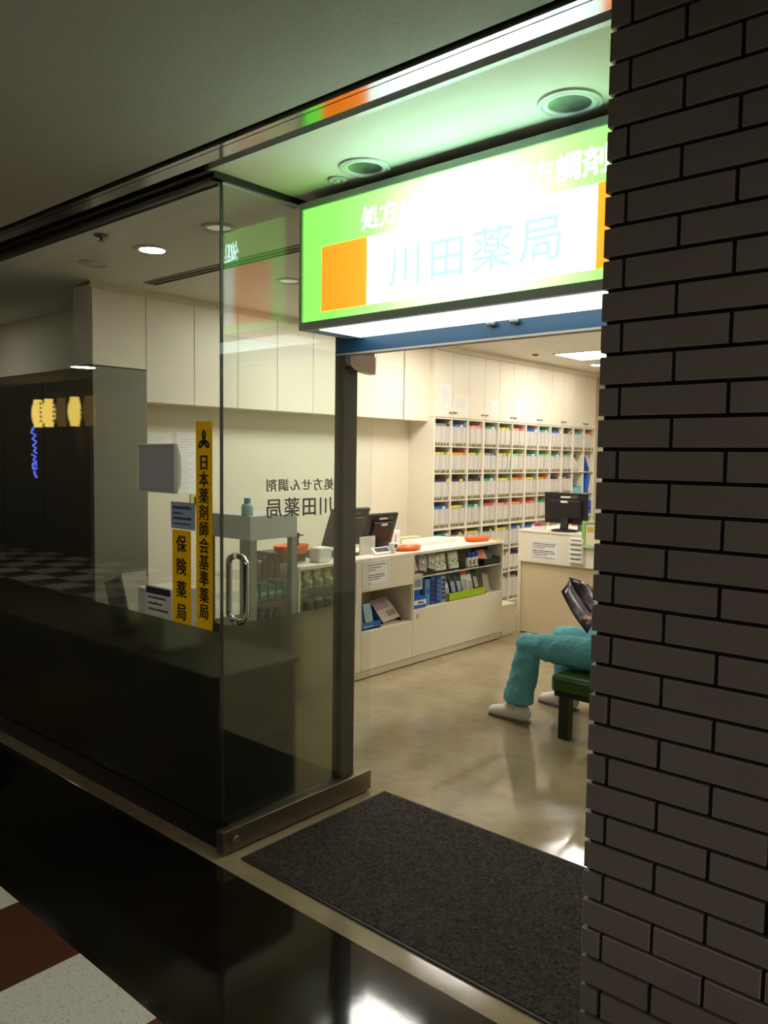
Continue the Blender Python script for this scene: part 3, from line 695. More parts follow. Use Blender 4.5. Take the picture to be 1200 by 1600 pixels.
cpanel(yS, KY1, 0.06, 0.414); cpanel(yS, yS+0.014, 0.414, KT-0.024, 'stile'); cpanel(KY1-0.016, KY1, 0.414, KT-0.024, 'stile')
cpanel(3.905, 3.965, 0.06, 0.061)
M_shelfglass = glass('shelf glass', (0.85, 0.93, 0.9), 0.06)
b = MB(); b.box(KX-0.30, KX-0.006, yS+0.012, KY1-0.018, 0.646, 0.653); b.build('glass_shelf', M_shelfglass, ct)
b = MB(); b.box(KX-0.006, KX-0.003, yS+0.012, KY1-0.018, 0.645, 0.654); b.build('shelf_edge', mat('glass edge', '#cfd9cf', 0.15), ct)
b = MB(); b.box(KX-0.30, KX-0.004, KY0+0.017, 3.903, 0.668, 0.675); b.build('glass_shelf', M_shelfglass, ct)
t = thing('paper_notice', (KX, 4.11, 0.73), 'white framed paper notice on the counter front beside the glass door', 'notice')
b = MB(); b.box(KX+0.006, KX+0.0072, 3.99, 4.255, 0.638, 0.825); b.build('sheet', M_paper, t)
b = MB(); X_ = KX+0.0072
for a in ((4.005, 4.24, .652, .6535), (4.005, 4.24, .811, .8125), (4.005, 4.0065, .652, .8125), (4.2385, 4.24, .652, .8125)): b.box(X_, X_+0.0005, *a)
lines(b, (X_, 4.122, 0), (0, 1, 0), (0, 0, 1), (1, 0, 0), 0.20, [(0.79, .95, .007), (0.772, .7, .006), (0.755, .4, .006), (0.72, .85, .007), (0.705, .9, .007), (0.69, .6, .006), (0.664, .2, .005)], None, 0.0005, 9)
b.build('printing', M_ink, t)
tag(MB().box(KB+0.015, KB+0.022, 4.16, 4.20, 0.46, 0.56, bev=0.002).build('wall_socket', mat('brown socket plate', '#4b3d33', 0.5)), 'small brown socket plate at the back of the left niche', 'socket')
# niche contents
def xb(name, m, y0, y1, z0, z1, dpt, label, cat, x1=KX-0.02, grp=None, tilt=0.0, rz=0.0, parts=None):
    cx, cy = x1-dpt/2, (y0+y1)/2
    t = thing(name, (cx, cy, z0), label, cat, grp); 
    b = MB(); b.box(-dpt/2, dpt/2, -(y1-y0)/2, (y1-y0)/2, 0, z1-z0, bev=0.002); b.build('body', m, t, local=True)
    if parts: parts(t, dpt/2, (y1-y0), z1-z0)
    t.rotation_euler = (0, tilt, rz)
    return t
M_pblue = mat('blue carton', '#1267b5', 0.45, var=0.05); M_pdk = mat('dark blue carton', '#1b2f72', 0.45)
t = thing('leaflet_box', (KX-0.09, 4.07, 0.335), 'blue open display box with leaflets in the left niche of the counter', 'display box')
b = MB(); b.box(KX-0.17, KX-0.02, 3.99, 4.19, 0.3355, 0.345); b.box(KX-0.028, KX-0.02, 3.99, 4.19, 0.335, 0.385); b.poly([(KX-0.17, 4.19, .335), (KX-0.02, 4.19, .335), (KX-0.02, 4.19, .385), (KX-0.17, 4.19, .50)], 0.004, (0, 1, 0)); b.box(KX-0.172, KX-0.166, 3.99, 4.19, 0.335, 0.505)
b.build('tray', M_pblue, t)
b = MB(); b.box(-0.004, 0.004, -0.035, 0.035, 0, 0.15, M=Matrix.Translation((KX-0.07, 4.035, 0.346)) @ Matrix.Rotation(-0.25, 4, 'Y')); b.build('leaflet', mat('teal leaflet', '#1593b0', 0.4), t)
b = MB(); b.box(-0.004, 0.004, -0.04, 0.04, 0, 0.16, M=Matrix.Translation((KX-0.06, 4.125, 0.346)) @ Matrix.Rotation(-0.25, 4, 'Y')); b.build('leaflet', mat('clear blue leaflet', '#a9c9d8', 0.25, var=0.5, scale=30), t)
b = MB(); b.box(KX-0.0198, KX-0.019, 4.02, 4.12, 0.352, 0.362); b.build('printing', mat('pale blue print', '#8fb8dc', 0.5), t)
t = thing('booklet_holder', (KX-0.12, 4.37, 0.335), 'tilted holder with printed booklets in the left niche of the counter', 'booklet')
Mt = Matrix.Translation((KX-0.075, 4.375, 0.352)) @ Matrix.Rotation(0.10, 4, 'X') @ Matrix.Rotation(-0.75, 4, 'Y')
b = MB(); b.box(-0.008, 0.008, -0.095, 0.095, 0, 0.19, bev=0.002, M=Mt); b.build('booklet', mat('pale pink booklet', '#dccfc6', 0.5, var=0.12, scale=25), t)
b = MB(); b.box(0.0085, 0.0095, -0.08, 0.05, 0.10, 0.175, M=Mt); b.build('picture', mat('grey violet picture', '#b7a5a8', 0.5, var=0.4, scale=60), t)
b = MB(); b.box(0.0085, 0.0095, -0.01, 0.08, 0.03, 0.075, M=Mt); b.build('picture', mat('olive picture', '#a8a06a', 0.5, var=0.3, scale=40), t)
b = MB(); b.poly([(KX-0.06, 4.275, .3355), (KX-0.22, 4.275, .3355), (KX-0.20, 4.275, .49)], 0.006, (0, -1, 0)); b.poly([(KX-0.06, 4.47, .3355), (KX-0.22, 4.47, .3355), (KX-0.20, 4.47, .49)], 0.006, (0, 1, 0)); b.build('stand', M_black, t)

# products in the right bay
def pouch(name, m, c, w_, h, label, cat, tilt=0.0, roll=0.0, thick=0.035, grp=None, lab=None):
    c = (c[0], c[1], c[2] + 0.004 + abs(math.sin(roll))*w_/2 + abs(tilt)*0.01)
    t = thing(name, c, label, cat, grp)
    def fn(side):
        def f(u, v):
            a = (u-0.5)*2; q = (v-0.5)*2
            bulge = thick/2 * max(0, (1-a**4))**0.5 * (1-max(0, q)**2*0.9) * (1 if q < .9 else .3)
            x = side*bulge; return Vector((x, a*w_/2*(1-0.04*math.sin(v*9)), v*h))
        return f
    b = MB(); b.grid(fn(1), 8, 8); b.grid(fn(-1), 8, 8); bmesh.ops.remove_doubles(b.bm, verts=b.bm.verts[:], dist=0.0004)
    b.build('pouch', m, t, local=True)
    if lab is not None:
        b = MB(); b.grid(lambda u, v: fn(1)(0.2+0.6*u, 0.2+0.45*v) + Vector((0.0012, 0, 0)), 6, 6); b.build('print_panel', lab, t, local=True)
    t.rotation_euler = (roll, tilt, 0); return t
M_pink = mat('pink pouch film', '#e6a092', 0.3); M_patt = mat('black and white patterned film', '#33302f', 0.25, var=0.9, scale=40)
def bw():
    m = M_patt; nt = m.node_tree; b_ = nt.nodes['Principled BSDF']; v = nt.nodes.new('ShaderNodeTexVoronoi'); v.inputs['Scale'].default_value = 24
    cr = nt.nodes.new('ShaderNodeValToRGB'); cr.color_ramp.interpolation = 'CONSTANT'; cr.color_ramp.elements[0].color = (0.02, 0.02, 0.02, 1); cr.color_ramp.elements[1].color = (0.75, 0.72, 0.7, 1); cr.color_ramp.elements[1].position = 0.48
    nt.links.new(v.outputs['Distance'], cr.inputs['Fac']); nt.links.new(cr.outputs['Color'], b_.inputs['Base Color'])
bw()
def leafy(m, cols, sc):
    nt = m.node_tree; b_ = nt.nodes['Principled BSDF']; tc = nt.nodes.new('ShaderNodeTexCoord'); v = nt.nodes.new('ShaderNodeTexVoronoi'); v.inputs['Scale'].default_value = sc; nt.links.new(tc.outputs['Object'], v.inputs['Vector'])
    sp_ = nt.nodes.new('ShaderNodeSeparateColor'); nt.links.new(v.outputs['Color'], sp_.inputs[0]); cr = nt.nodes.new('ShaderNodeValToRGB'); cr.color_ramp.interpolation = 'CONSTANT'
    e = cr.color_ramp.elements; e[0].color = hexc(cols[0]); e[1].color = hexc(cols[-1]); e[1].position = 0.8
    for i, c in enumerate(cols[1:-1]): x = e.new(0.8*(i+1)/(len(cols)-1)); x.color = hexc(c)
    nt.links.new(sp_.outputs[0], cr.inputs['Fac']); nt.links.new(cr.outputs['Color'], b_.inputs['Base Color'])
M_leafbag = mat('green leafy packet', '#7f9a3a', 0.35)
leafy(M_leafbag, ['#4f6f22', '#86a03a', '#b5bf5a', '#3c5720', '#d8d3a0'], 55)
ZS = 0.6545; ZL = 0.415
M_leafy = mat('green herb print', '#6f9e4c', 0.35); M_wpk = mat('white packet', '#e4e4d8', 0.3, var=0.06, scale=20)
pouch('snack_pouch', M_pink, (KX-0.055, 4.60, 0.672), 0.115, 0.145, 'pink pouch leaning at the left end of the upper display shelf', 'pouch', -0.35, 0.1)
leafy(M_leafy, ['#5c9a38', '#dfe5cf', '#7fb04e', '#3f7f2a', '#eef0e4'], 70)
t = xb('card_box', mat('clear display box', '#d6cfc6', 0.3, var=0.15, scale=30), 4.548, 4.66, ZS, ZS+0.018, 0.10, 'low white display tray under the pink pouch on the upper shelf', 'box', KX-0.01)
pouch('patterned_pouch', M_patt, (KX-0.07, 4.72, ZS), 0.11, 0.165, 'black and white patterned pouch, left one of two on the upper shelf', 'pouch', -0.25, -0.25, grp='black patterned pouches')
pouch('patterned_pouch', M_patt, (KX-0.06, 4.82, ZS), 0.11, 0.150, 'black and white patterned pouch, right one of two on the upper shelf', 'pouch', -0.25, -0.35, grp='black patterned pouches')
for i, yy_ in enumerate((4.93, 5.00, 5.11, 5.17)):
    lb = ['leftmost', 'second', 'third', 'rightmost'][i]
    pouch('herb_packet', M_wpk, (KX-0.08, yy_, ZS), 0.075, 0.125+0.006*(i % 2), f'white packet with green leaf print, {lb} of four on the upper shelf', 'packet', -0.12, 0, 0.03, 'white and green packets', M_leafy)
for i, yy_ in enumerate((5.30, 5.355, 5.41)):
    lb = ['left', 'middle', 'right'][i]
    t = thing('small_bottle', (KX-0.05, yy_, ZS), f'small white bottle with blue cap, {lb} one of three on the upper shelf', 'bottle', 'white bottles with blue caps')
    MB().lathe([(0.021, 0.001), (0.022, 0.02), (0.022, 0.07), (0.014, 0.085)], (KX-0.05, yy_, ZS), 18).build('bottle_body', M_white, t)
    MB().lathe([(0.020, 0.083), (0.020, 0.115), (0.019, 0.118)], (KX-0.05, yy_, ZS), 18).build('cap', mat('blue cap', '#2b53c0', 0.4), t)
    MB().box(KX-0.0285, KX-0.0275, yy_-0.008, yy_+0.008, ZS+0.02, ZS+0.06).build('print_panel', M_ink, t)
t = thing('booklet_rack', (KX-0.08, 5.60, ZS), 'black rack with pink and orange booklets at the right of the upper shelf', 'rack')
b = MB(); b.box(KX-0.14, KX-0.012, 5.47, 5.715, ZS+0.001, ZS+0.006); b.box(KX-0.020, KX-0.012, 5.47, 5.715, ZS, ZS+0.055); b.box(KX-0.14, KX-0.012, 5.47, 5.476, ZS, ZS+0.055); b.box(KX-0.14, KX-0.012, 5.709, 5.715, ZS, ZS+0.055); b.box(KX-0.14, KX-0.134, 5.47, 5.715, ZS, ZS+0.13)
b.build('rack_body', M_black, t)
for i, (yy_, cl) in enumerate(((5.515, '#e58a8a'), (5.575, '#eba05a'), (5.65, '#4b5a86'))):
    b = MB(); b.box(-0.004, 0.004, -0.030, 0.030, 0, 0.125, M=Matrix.Translation((KX-0.045, yy_, ZS+0.008)) @ Matrix.Rotation(-0.55, 4, 'Y')); b.build('booklet', mat('booklet '+cl, cl, 0.4, var=0.35, scale=40), t)
# lower shelf
t = thing('clear_box', (KX-0.07, 4.60, ZL), 'white printed carton standing on a blue display box at the left', 'box')
b = MB(); b.box(KX-0.12, KX-0.012, 4.547, 4.655, 0.555, 0.641, bev=0.002); b.build('carton', mat('white grey carton', '#d9d3cc', 0.4, var=0.1, scale=20), t)
b = MB(); b.box(KX-0.012, KX-0.011, 4.56, 4.64, 0.575, 0.630); b.build('print_panel', mat('violet grey print', '#8d8fa0', 0.5, var=0.4, scale=60), t)
t = thing('mask_box', (KX-0.06, 4.60, ZL), 'blue and white carton of masks at the left end of the lower shelf', 'box')
b = MB(); b.box(KX-0.13, KX+0.0, 4.545, 4.69, ZL+0.001, ZL+0.085, bev=0.002); b.box(KX-0.13, KX-0.05, 4.55, 4.68, ZL+0.085, ZL+0.139); b.build('carton', M_pblue, t)
b = MB(); b.box(KX+0.0, KX+0.001, 4.547, 4.688, ZL+0.028, ZL+0.062); b.build('white_band', M_paper, t)
b = MB(); lines(b, (KX+0.001, 4.625, 0), (0, 1, 0), (0, 0, 1), (1, 0, 0), 0.07, [(ZL+0.036, 1, .018)], None, .0006, 3); b.build('printing', M_pdk, t)
for i, (yy_, cl, hh) in enumerate(((4.745, '#5d8fc6', .20), (4.815, '#2c4f9c', .215), (4.885, '#23418c', .21), (4.945, '#8aa6c9', .20))):
    t = thing('slim_box', (KX-0.06, yy_, ZL), ['light blue box with a round picture', 'blue box left of the checked pair', 'dark blue checked box', 'pale blue checked box beside the green tray'][i] + ' standing on the lower shelf', 'box', 'blue upright boxes')
    b = MB(); b.box(KX-0.10, KX-0.03, yy_-0.030, yy_+0.030, ZL+0.001, ZL+hh, bev=0.002); b.build('carton', mat('carton '+cl, cl, 0.4), t)
    b = MB()
    if i == 0: b.cyl((KX-0.03, yy_, ZL+0.11), (KX-0.029, yy_, ZL+0.11), 0.022, 20, mat('blue disc', '#2a63ae', 0.4)); b.build('printing', None, t)
    else:
        for q in range(5): b.box(KX-0.0298, KX-0.029, yy_-0.022, yy_-0.002, ZL+0.025+q*.034, ZL+0.049+q*.034); b.box(KX-0.0298, KX-0.029, yy_+0.002, yy_+0.022, ZL+0.025+q*.034, ZL+0.049+q*.034)
        b.build('printing', mat('navy squares', '#16265c', 0.5) if i != 2 else mat('pale squares', '#4f86c4', 0.5), t)
t = thing('green_display_tray', (KX-0.06, 5.23, ZL), 'lime green open display tray on the lower shelf of the counter', 'tray')
gm = mat('lime green card', '#a4c81a', 0.45)
b = MB(); b.box(KX-0.14, KX-0.006, 4.985, 5.50, ZL+0.001, ZL+0.006); b.box(KX-0.012, KX-0.006, 4.985, 5.50, ZL, ZL+0.062); b.box(KX-0.14, KX-0.006, 4.985, 4.99, ZL, ZL+0.062); b.box(KX-0.14, KX-0.006, 5.495, 5.50, ZL, ZL+0.062); b.box(KX-0.14, KX-0.135, 4.985, 5.50, ZL, ZL+0.062)
b.build('tray_body', gm, t)
M_blkpk = mat('black packet film', '#1d1b22', 0.25); M_bluepr = mat('blue grey print', '#9aa9d0', 0.4, var=0.7, scale=55); M_redpr = mat('red print', '#d04a55', 0.4); M_greypr = mat('silver print', '#a9a9a4', 0.4, var=0.6, scale=60)
for i, (yy_, hh, fm, pm, lb) in enumerate(((5.03, .12, M_wpk, M_greypr, 'small white packet at the left of the green tray'), (5.12, .19, M_blkpk, M_bluepr, 'tall black packet with blue print in the green tray'), (5.20, .18, M_blkpk, M_bluepr, 'black packet with blue print, second one in the green tray'), (5.29, .19, M_wpk, M_greypr, 'pale packet with a red top in the green tray'), (5.36, .16, M_wpk, M_greypr, 'silver packet right of the red topped one in the green tray'), (5.44, .20, M_blkpk, M_greypr, 'tall black and silver packet at the right end of the green tray'))):
    t = pouch('supplement_packet', fm, (KX-0.055, yy_, ZL+0.008), 0.085, hh, lb, 'packet', -0.3, -0.06, 0.02, 'packets in the green tray', pm)
    if i == 3:
        b = MB(); b.box(-0.003, 0.0055, -0.042, 0.042, hh-0.035, hh+0.01); b.build('header_card', M_redpr, t, local=True)
t = thing('leaflet_sheet', (KX-0.08, 5.58, ZL), 'plain grey leaflet leaning at the right end of the lower shelf', 'leaflet')
b = MB(); b.box(-0.003, 0.003, -0.05, 0.05, 0.002, 0.165, M=Matrix.Translation((KX-0.05, 5.59, ZL)) @ Matrix.Rotation(-0.3, 4, 'X') @ Matrix.Rotation(-0.4, 4, 'Y')); b.build('sheet', mat('grey leaflet', '#b3ab9b', 0.5), t)
tag(MB().box(KX+0.0062, KX+0.0067, 4.565, 4.60, 0.345, 0.375).build('sticker_residue', mat('faint brown stain', '#c4a58b', 0.8)), 'faint brown sticker mark on the counter front below the blue box', 'sticker')
# near bay, seen through the side glass
for i in range(5):
    yy_ = 3.44 + i*0.095
    pouch('herb_packet', M_leafbag, (KX-0.08, yy_, 0.677), 0.09, 0.115+0.012*(i % 3), 'green leafy packet, ' + ['first', 'second', 'third', 'fourth', 'fifth'][i] + ' from the showcase, on the top shelf behind the side window', 'packet', -0.15, 0, 0.04, 'green packets behind the side window')
for i in range(5):
    yy_ = 3.43 + i*0.095
    t = thing('dark_jar', (KX-0.07, yy_, 0.531), 'small dark jar with pale label, ' + ['first', 'second', 'third', 'fourth', 'fifth'][i] + ' from the showcase, on the lower shelf', 'jar', 'dark jars behind the side window')
    MB().lathe([(0.03, 0.001), (0.032, 0.01), (0.032, 0.055), (0.024, 0.066)], (KX-0.07, yy_, 0.531), 16).build('jar_body', mat('dark jar glass', '#20241f', 0.2), t)
    MB().lathe([(0.026, 0.065), (0.026, 0.085), (0.025, 0.086)], (KX-0.07, yy_, 0.531), 16).build('lid', mat('pale lid', '#8f9a92', 0.4), t)

# things on the counter top
def monitor(loc, rz, label, w_=0.37, h=0.30, tilt=0.12, sticker=True, base=True, lift=0.09):
    t = thing('computer_monitor', loc, label, 'monitor', None)
    Mt = Matrix.Translation((0, 0, lift)) @ Matrix.Rotation(tilt, 4, 'X')
    b = MB(); b.box(-w_/2, w_/2, -0.004, 0.022, 0, h, bev=0.006, M=Mt); b.box(-w_/2+0.05, w_/2-0.05, -0.03, -0.004, 0.05, h-0.06, bev=0.01, M=Mt); b.build('casing', M_black, t, local=True)
    b = MB(); b.box(-w_/2+0.015, w_/2-0.015, 0.022, 0.0235, 0.02, h-0.015, M=Mt); b.build('screen', mat('dark screen', '#0d1118', 0.12), t, local=True)
    if sticker:
        b = MB(); b.box(-0.035, 0.03, -0.0315, -0.0302, h-0.085, h-0.068, M=Mt); b.box(-0.045, 0.045, -0.0065, -0.0045, h-0.045, h-0.03, M=Mt); b.build('label_sticker', M_paper, t, local=True)
        b = MB(); b.box(0.05, 0.11, -0.0065, -0.0045, h-0.05, h-0.02, M=Mt); b.build('vent', mat('vent grey', '#57534f', 0.6), t, local=True)
    b = MB(); b.box(-0.035, 0.035, -0.05, -0.02, 0.012, lift+0.10, bev=0.006, M=Matrix.Rotation(-0.15, 4, 'X')); b.build('neck', M_black, t, local=True)
    b = MB(); b.lathe([(0.115, 0.001), (0.115, 0.010), (0.09, 0.016), (0.03, 0.02)], (0, -0.02, 0), 30); b.build('foot', M_black, t, local=True)
    t.rotation_euler = (0, 0, rz); return t
# the back of these monitors faces the shop side (+x)
monitor((-3.93, 4.045, KT), math.pi/2, 'large black monitor seen from behind on the counter, left of the dark post', 0.38, 0.29, 0.36, True, lift=0.06)
monitor((-3.95, 4.435, KT), math.pi/2, 'black monitor seen from behind on the counter right of the dark post', 0.33, 0.27, 0.30, True, lift=0.02)
t = thing('receipt_printer', (-4.02, 4.68, KT), 'white box shaped device behind the black monitors on the counter', 'printer')
MB().box(-4.09, -3.97, 4.63, 4.75, KT+0.001, KT+0.13, bev=0.012).build('housing', M_white, t)
b = MB(); b.box(-3.970, -3.968, 4.685, 4.690, KT+0.02, KT+0.10); b.build('cable', M_ink, t)
t = thing('card_terminal', (-3.74, 4.27, KT), 'white payment terminal with dark screen on the counter edge', 'card terminal')
Mt = Matrix.Translation((-3.72, 4.27, KT+0.004)) @ Matrix.Rotation(-0.9, 4, 'Y')
b = MB(); b.box(-0.010, 0.012, -0.10, 0.075, 0.0, 0.062, bev=0.005, M=Mt); b.build('case', M_white, t)
b = MB(); b.box(0.012, 0.0135, -0.080, 0.060, 0.012, 0.052, M=Mt); b.build('screen', M_black, t)
b = MB(); b.box(-3.75, -3.70, 4.345, 4.40, KT+0.03, KT+0.078, bev=0.008); b.box(-3.74, -3.71, 4.36, 4.385, KT+0.001, KT+0.03); b.build('card_reader', M_white, t)
b = MB(); b.box(-3.70, -3.698, 4.358, 4.388, KT+0.04, KT+0.068); b.build('reader_window', mat('grey reader window', '#5f6660', 0.3), t)
tag(MB().box(-3.81, -3.80, 4.10, 4.26, KT+0.001, KT+0.13, bev=0.001, M=None).build('acrylic_board', mat('pale board', '#d7d2c6', 0.4)), 'pale upright board behind the payment terminal', 'board')
b = MB(); b.box(-3.80, -3.70, 3.60, 3.72, KT+0.001, KT+0.10, bev=0.012); tag(b.build('white_box', M_white), 'small white box on the counter behind the side window', 'box')
tag(MB().box(-4.12, -3.85, 3.42, 3.62, KT+0.001, KT+0.06, bev=0.003).build('document_tray', mat('dark grey tray', '#4c473d', 0.5)), 'dark grey paper tray on the counter between the showcase and the small white box', 'tray')
tag(MB().box(-4.0, -3.84, 3.74, 3.89, KT+0.001, KT+0.05, bev=0.004).build('cash_drawer', mat('charcoal plastic', '#3a3936', 0.5)), 'charcoal device under the large monitor on the counter', 'drawer')
def bowl(name, c, rx, ry, h, label):
    t = thing(name, c, label, 'tray', 'orange plastic trays on the counter')
    b = MB(); bm = b.bm; n = 32; prof = [(0.001, 0.001), (0.82, 0.001), (0.92, 0.3*h), (1.0, h), (1.03, h), (0.96, 0.95*h), (0.88, 0.3*h), (0.78, 0.004), (0.001, 0.004)]
    rg = [[bm.verts.new((q*rx*math.cos(2*math.pi*j/n), q*ry*math.sin(2*math.pi*j/n), z_)) for j in range(n)] for q, z_ in prof]
    for A_, B_ in zip(rg, rg[1:]):
        for j in range(n): f = bm.faces.new((A_[j], A_[(j+1) % n], B_[(j+1) % n], B_[j])); f.smooth = True
    b.build('bowl', M_orange, t, local=True); return t
bowl('coin_tray', (-3.78, 4.60, KT), 0.085, 0.135, 0.030, 'orange plastic coin tray beside the payment terminal')
bowl('coin_tray', (-3.80, 5.56, KT), 0.085, 0.15, 0.034, 'orange plastic coin tray at the far end of the counter')
bowl('coin_tray', (-3.86, 3.50, KT+0.06), 0.10, 0.13, 0.055, 'orange plastic tray on the counter behind the showcase')
tag(MB().box(-4.06, -3.88, 4.86, 5.36, KT+0.001, KT+0.035, bev=0.004).build('long_tray', mat('white long tray', '#f5f1e8', 0.3)), 'long white tray lying on the counter between the orange trays', 'tray')
t = thing('pill_counting_trays', (-4.05, 4.95, KT), 'beige wooden tray rack behind the long white tray', 'tray')
b = MB(); b.box(-4.135, -4.07, 4.80, 5.12, KT+0.001, KT+0.05, bev=0.003); b.build('rack', mat('pale wood', '#d9c999', 0.5, var=0.1, scale=20), t)
tag(MB().box(-3.74, -3.67, 5.70, 5.742, KT+0.001, KT+0.012, bev=0.002).build('sticky_notes', mat('yellow pad', '#e8c021', 0.6)), 'yellow note pad on the far corner of the counter', 'note pad')

# ------------------------------------------------------------------ glass showcase next to the counter
c0x, c1x, c0y, c1y = -4.10, -3.655, 2.99, 3.365
sc_ = thing('showcase', (-3.88, 3.18, 0), 'grey framed glass showcase with thick white top behind the side window', 'showcase')
M_case = mat('grey showcase frame', '#8d918a', 0.45, var=0.03)
b = MB(); b.box(c0x, c1x, c0y, c1y, 1.04, 1.185, bev=0.004); b.build('top', mat('white grey board', '#cfd2cf', 0.4), sc_)
for (x_, y_) in ((c0x, c0y), (c0x, c1y-0.045), (c1x-0.045, c1y-0.045)): 
    b = MB(); b.box(x_, x_+0.045, y_, y_+0.045, 0.50, 1.04); b.build('post', M_case, sc_)
b = MB(); b.box(c1x-0.10, c1x, c0y, c0y+0.05, 0.50, 1.04); b.build('post', M_case, sc_)
b = MB(); b.box(c0x, c1x, c0y, c1y, 0.0, 0.50, bev=0.004); b.build('base', mat('dark grey base', '#24251f', 0.5), sc_)
for z_ in (0.66, 0.80): 
    b = MB(); b.box(c0x+0.01, c1x-0.01, c0y+0.01, c1y-0.01, z_-0.006, z_); b.build('glass_shelf', M_shelfglass, sc_)
lbls = ['left', 'middle', 'right']
for i in range(5):
    yy_ = 3.07 + i*0.05
    t = thing('brown_bottle', (c1x-0.09-0.02*(i % 2), yy_, 0.801), 'brown medicine bottle, ' + ['first', 'second', 'third', 'fourth', 'fifth'][i] + ' from the front, in the showcase', 'bottle', 'brown bottles in the showcase')
    MB().lathe([(0.022, 0.001), (0.023, 0.07+0.01*(i % 2)), (0.010, 0.095+0.01*(i % 2)), (0.012, 0.12+0.01*(i % 2))], (c1x-0.09-0.02*(i % 2), yy_, 0.801), 16).build('bottle_body', mat('brown glass', '#5a4a28', 0.2), t)
for i in range(4):
    yy_ = 3.07 + i*0.065
    t = thing('green_carton', (c1x-0.10, yy_, 0.661), 'green medicine carton, ' + ['first', 'second', 'third', 'fourth'][i] + ' from the front, on the middle showcase shelf', 'box', 'green cartons in the showcase')
    b = MB(); b.box(c1x-0.14, c1x-0.05, yy_-0.027, yy_+0.027, 0.6605, 0.75+0.012*(i % 2), bev=0.002); b.build('carton', mat('green carton', '#2f6b4a', 0.4), t)
    b = MB(); b.box(c1x-0.05, c1x-0.049, yy_-0.02, yy_+0.02, 0.69, 0.71); b.build('print_panel', mat('pale green print', '#9fc9a0', 0.5), t)
for i in range(4):
    yy_ = 3.07 + i*0.065
    tag(MB().lathe([(0.024, 0.001), (0.027, 0.05), (0.02, 0.075), (0.02, 0.09)], (c1x-0.08, yy_, 0.501), 16).build('small_jar', mat('teal jar', '#3b5a52', 0.25)), 'small teal jar, ' + ['first', 'second', 'third', 'fourth'][i] + ' from the front, on the lowest showcase shelf', 'jar', 'teal jars in the showcase')
t = thing('spray_bottle', (-3.72, 3.02, 1.186), 'light blue bottle with blue cap standing on the showcase', 'bottle')
t.location = (-3.72, 3.02, 1.186)
MB().lathe([(0.034, 0.0), (0.036, 0.004), (0.036, 0.055), (0.030, 0.066), (0.018, 0.072)], (-3.72, 3.02, 1.186), 24).build('bottle_body', mat('pale teal plastic', '#8fc9cf', 0.3), t)
MB().lathe([(0.019, 0.070), (0.020, 0.074), (0.020, 0.100), (0.018, 0.104)], (-3.72, 3.02, 1.186), 24).build('cap', mat('sky blue cap', '#3f93d0', 0.35), t)
tag(MB().box(-3.71, -3.68, 3.395, 3.40, 0.98, 1.06).cyl((-3.66, 3.385, 1.05), (-3.62, 3.385, 1.05), 0.004, 8).box(-3.70, -3.66, 3.375, 3.39, 1.035, 1.062).build('small_hook', M_black), 'tiny black hook on the far side of the showcase post', 'hook')

# box shaped display on the low cabinet
t = thing('tilted_display_box', (-3.62, 2.16, 0.641), 'tilted grey box with beige sides on the low cabinet behind the window', 'display box')
Mt = Matrix.Translation((-3.70, 2.24, 0.826+0.028)) @ Matrix.Rotation(0.0, 4, 'Z') @ Matrix.Rotation(0.42, 4, 'Y')
Mt = Matrix.Translation((-3.62, 2.24, 0.690)) @ Matrix.Rotation(-0.35, 4, 'Y')
Mt = Matrix.Translation((-3.60, 2.15, 0.752)) @ Matrix.Rotation(-0.38, 4, 'Y')
b = MB(); b.box(-0.10, 0.08, -0.04, 0.10, -0.085, 0.175, M=Mt); b.build('shell', mat('beige board', '#b5ab94', 0.5), t)
b = MB(); b.box(-0.088, 0.068, -0.043, -0.0405, -0.07, 0.163, M=Mt); b.build('front_sheet', mat('grey green sheet', '#6d756d', 0.4), t)
tag(MB().box(-3.34, -3.12, 2.05, 2.26, 0.6405, 0.915, bev=0.003).build('white_carton', M_white), 'white carton on the low cabinet behind the yellow strips', 'box')

# ------------------------------------------------------------------ signs on the front window
GY = YG - 0.0056
def strip(x0, x1, z0, z1, label, name='window_sticker', m=None, cat='sticker', grp=None):
    t = thing(name, ((x0+x1)/2, GY, (z0+z1)/2), label, cat, grp)
    MB().box(x0, x1, GY-0.0012, GY, z0, z1).build('film', m or M_yellow, t); return t
t = strip(-2.605, -2.500, 0.862, 1.676, 'tall yellow strip with emblem and 日本薬剤師会基準薬局 on the front window', grp='yellow strips on the window')
text('lettering', '日本薬剤師会基準薬局', (0.060, 0.640), (-2.5525, GY-0.0016, 1.222), (1, 0, 0), (0, 0, 1), M_blacktxt, t, bold=0.012, vertical=True)
b = MB()
def petal(an, m):
    pts = []; c = Vector((-2.5525, GY-0.0014, 1.600)); u = Vector((math.cos(an), 0, math.sin(an))); v = Vector((-math.sin(an), 0, math.cos(an)))
    for k in range(24):
        q = 2*math.pi*k/24; pts.append(c + u*(0.022+0.020*math.cos(q)) + v*(0.013*math.sin(q)))
    b.poly(pts, 0.0008, (0, -1, 0), m)
    pts = [c + u*(0.024+0.009*math.cos(2*math.pi*k/12)) + v*(0.0045*math.sin(2*math.pi*k/12)) - Vector((0, 0.0009, 0)) for k in range(12)]
    b.poly(pts, 0.0004, (0, -1, 0), M_yellow)
for an in (math.pi/2, math.pi/2+2.2, math.pi/2-2.2): petal(an, M_blacktxt)
b.poly([Vector((-2.5525+0.008*math.cos(a), GY-0.0014, 1.600+0.008*math.sin(a))) for a in [2*math.pi*k/16 for k in range(16)]], 0.0008, (0, -1, 0), M_blacktxt)
b.build('emblem', None, t)
t = strip(-2.768, -2.640, 0.860, 1.242, 'short yellow strip reading 保険薬局 on the front window', grp='yellow strips on the window')
